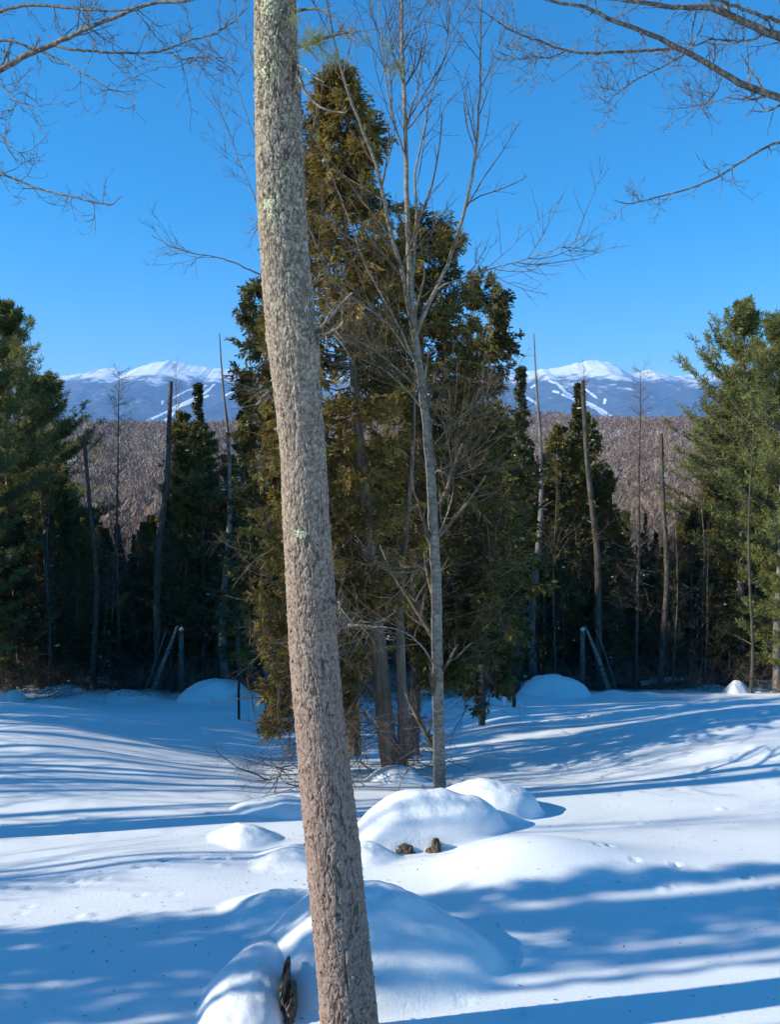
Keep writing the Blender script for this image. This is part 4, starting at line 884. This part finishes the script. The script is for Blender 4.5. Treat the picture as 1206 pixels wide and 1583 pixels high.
# understorey: short shaded firs and hemlocks that close the wood near the ground
scatter(80, FIR, 24.5, 34, 'young_fir', 'short dark fir low in the shaded woods beyond the snowfield, SIDE of the big trunk', 'short firs of the shaded woods SIDE', (190, 330), 7.0, (1.2, 2.0))
scatter(50, HEM, 30, 60, 'hemlock_tree', 'distant olive-brown hemlock deep in the shaded woods, SIDE of the big trunk', 'deep hemlocks of the shaded woods SIDE', (60, 160), 8.0, (1.1, 1.7))

# ------------------------------------------------------------------ trees left of the frame, whose shadows streak the snow
def shade(kind, H, x, yt, h, label, name, wide, group):
    """yt: where the middle of the shadow crosses x = 0"""
    y = yt + 0.20 * x; z0 = gz(x, y); s = h / H; plant(name, kind, (x, y, z0), label, 'tree', group, rngb.uniform(0, 6.28), (s * wide, s * wide, s))
LP = ('white pine standing beyond the left edge of the picture', 'white_pine'); LB = ('leafless tree standing beyond the left edge of the picture', 'bare_tree')
rs_ = np.random.default_rng(4)
for (x, y, h, w) in [(-20, 19.2, 15, 1), (-25, 21.5, 17, 1), (-30, 23, 18, 1), (-27, 18.5, 15, .8), (-34, 21.5, 20, 1), (-18, 21.5, 12, .8), (-38, 23.4, 24, 1), (-24, 22.8, 15, 1), (-42, 20, 24, .8), (-29, 15.5, 13, .35), (-25, 13.4, 11.5, .22), (-22, 17.2, 11, .5)]:
    shade(WPINE[1 if y < 9 else 0], 12, x, y, h, LP[0], LP[1], w, 'pines left of the picture')
for yt in [5.65, 5.85, 4.85, 3.45, 3.85, 4.62, 2.3, 2.75, 3.1, 3.35, 3.6, 4.72, 4.95, 5.1, 5.35, 5.55, 5.8, 2.9, 5.0, 5.5]:
    x = -rs_.uniform(6.5, 12); h = (rs_.uniform(1.5, 3.6) - x) * 0.56 + 0.6
    shade(SPIRE[rs_.integers(2)], 8, x, yt + rs_.uniform(-0.05, 0.05), h, 'narrow spruce standing beyond the left edge of the picture', 'spruce_tree', rs_.uniform(0.4, 0.75) * (1 if not 3.7 < yt < 5.05 else 0.4), 'spruces left of the picture')
yts = np.concatenate([rs_.uniform(8.3, 12.5, 11), rs_.uniform(12, 18.5, 24), rs_.uniform(6.4, 7.6, 2)])
for yt in yts:
    x = -(0.5 * yt + rs_.uniform(2.5, 8)); shade(BARE[rs_.integers(3)], 8, x, yt, (0.45 * yt - x) * 0.53 * rs_.uniform(0.75, 1.05) + 1.5, LB[0], LB[1], 1.0, 'leafless trees left of the picture')
for yt in [8.65, 13.6, 15.0, 16.0, 16.8, 17.6, 14.4, 12.9]:
    x = -(0.5 * yt + rs_.uniform(3, 7)); shade(OLV[0] if yt > 9 else SPIRE[0], 8, x, yt, (0.45 * yt - x) * 0.53 * rs_.uniform(0.7, 1.0) + 0.5, 'airy conifer standing beyond the left edge of the picture', 'cedar_tree', 0.5 if yt > 9 else 0.3, 'airy conifers left of the picture')

# ------------------------------------------------------------------ far bare wood on the low hills
def hill_wood():
    rng = np.random.default_rng(8); n = 28000
    y = 125 + 880 * rng.uniform(0, 1, n) ** 1.3; x = rng.uniform(-0.62, 0.62, n) * y
    z = ground(x, y); h = rng.uniform(7, 13, n)
    g = Geo(); k = 22
    tone = rng.uniform(0, 1, n)
    pos = np.repeat(np.stack([x, y, z], 1), k, 0) + np.stack([rng.normal(size=n * k) * 1.3, rng.normal(size=n * k) * 1.3, rng.uniform(0.1, 0.8, n * k) * np.repeat(h, k)], 1)
    d = np.stack([rng.normal(size=n * k) * 0.6, rng.normal(size=n * k) * 0.6, np.ones(n * k)], 1)
    leaves(g, pos, d, np.repeat(h, k) * rng.uniform(0.10, 0.28, n * k), rng.uniform(0.08, 0.24, n * k) * np.repeat(0.7 + y / 170, k), rng, np.clip(np.repeat(tone, k) * 0.6 + 0.4 * rng.uniform(0, 1, n * k), 0, 1))
    leaves(g, np.stack([x, y, z], 1), np.array([[0, 0, 1.0]]) + rng.normal(size=(n, 3)) * 0.04, h * 0.9, 0.16 + y / 1400, rng, rng.uniform(0.3, 1, n), np.tile(np.array([[0.3, 1.0, 0]]), (n, 1)))
    tag(link('hillside_wood', g.mesh('hillside_wood', M['hill_tree'], False)), 'brown leafless wood covering the low hills below the mountain', 'woodland', kind='stuff')
hill_wood()

# ------------------------------------------------------------------ air
HAZE = 1.0e-4
def haze():
    x, y0, y1, z0, z1 = 7200, -200, 8800, -420, 1150
    V = [(-x, y0, z0), (x, y0, z0), (x, y1, z0), (-x, y1, z0), (-x, y0, z1), (x, y0, z1), (x, y1, z1), (-x, y1, z1)]
    F = [(0, 3, 2, 1), (4, 5, 6, 7), (0, 1, 5, 4), (1, 2, 6, 5), (2, 3, 7, 6), (3, 0, 4, 7)]
    m = bpy.data.materials.new('haze'); m.use_nodes = True; n = m.node_tree.nodes; n.remove(n['Principled BSDF'])
    v = n.new('ShaderNodeVolumePrincipled'); v.inputs['Color'].default_value = (0.25, 0.53, 1.0, 1); v.inputs['Density'].default_value = HAZE
    m.node_tree.links.new(v.outputs[0], n['Material Output'].inputs['Volume'])
    g = Geo(); g.add(V, F); o = link('haze', g.mesh('haze', m, False)); tag(o, kind='stuff')
if HAZE: haze()
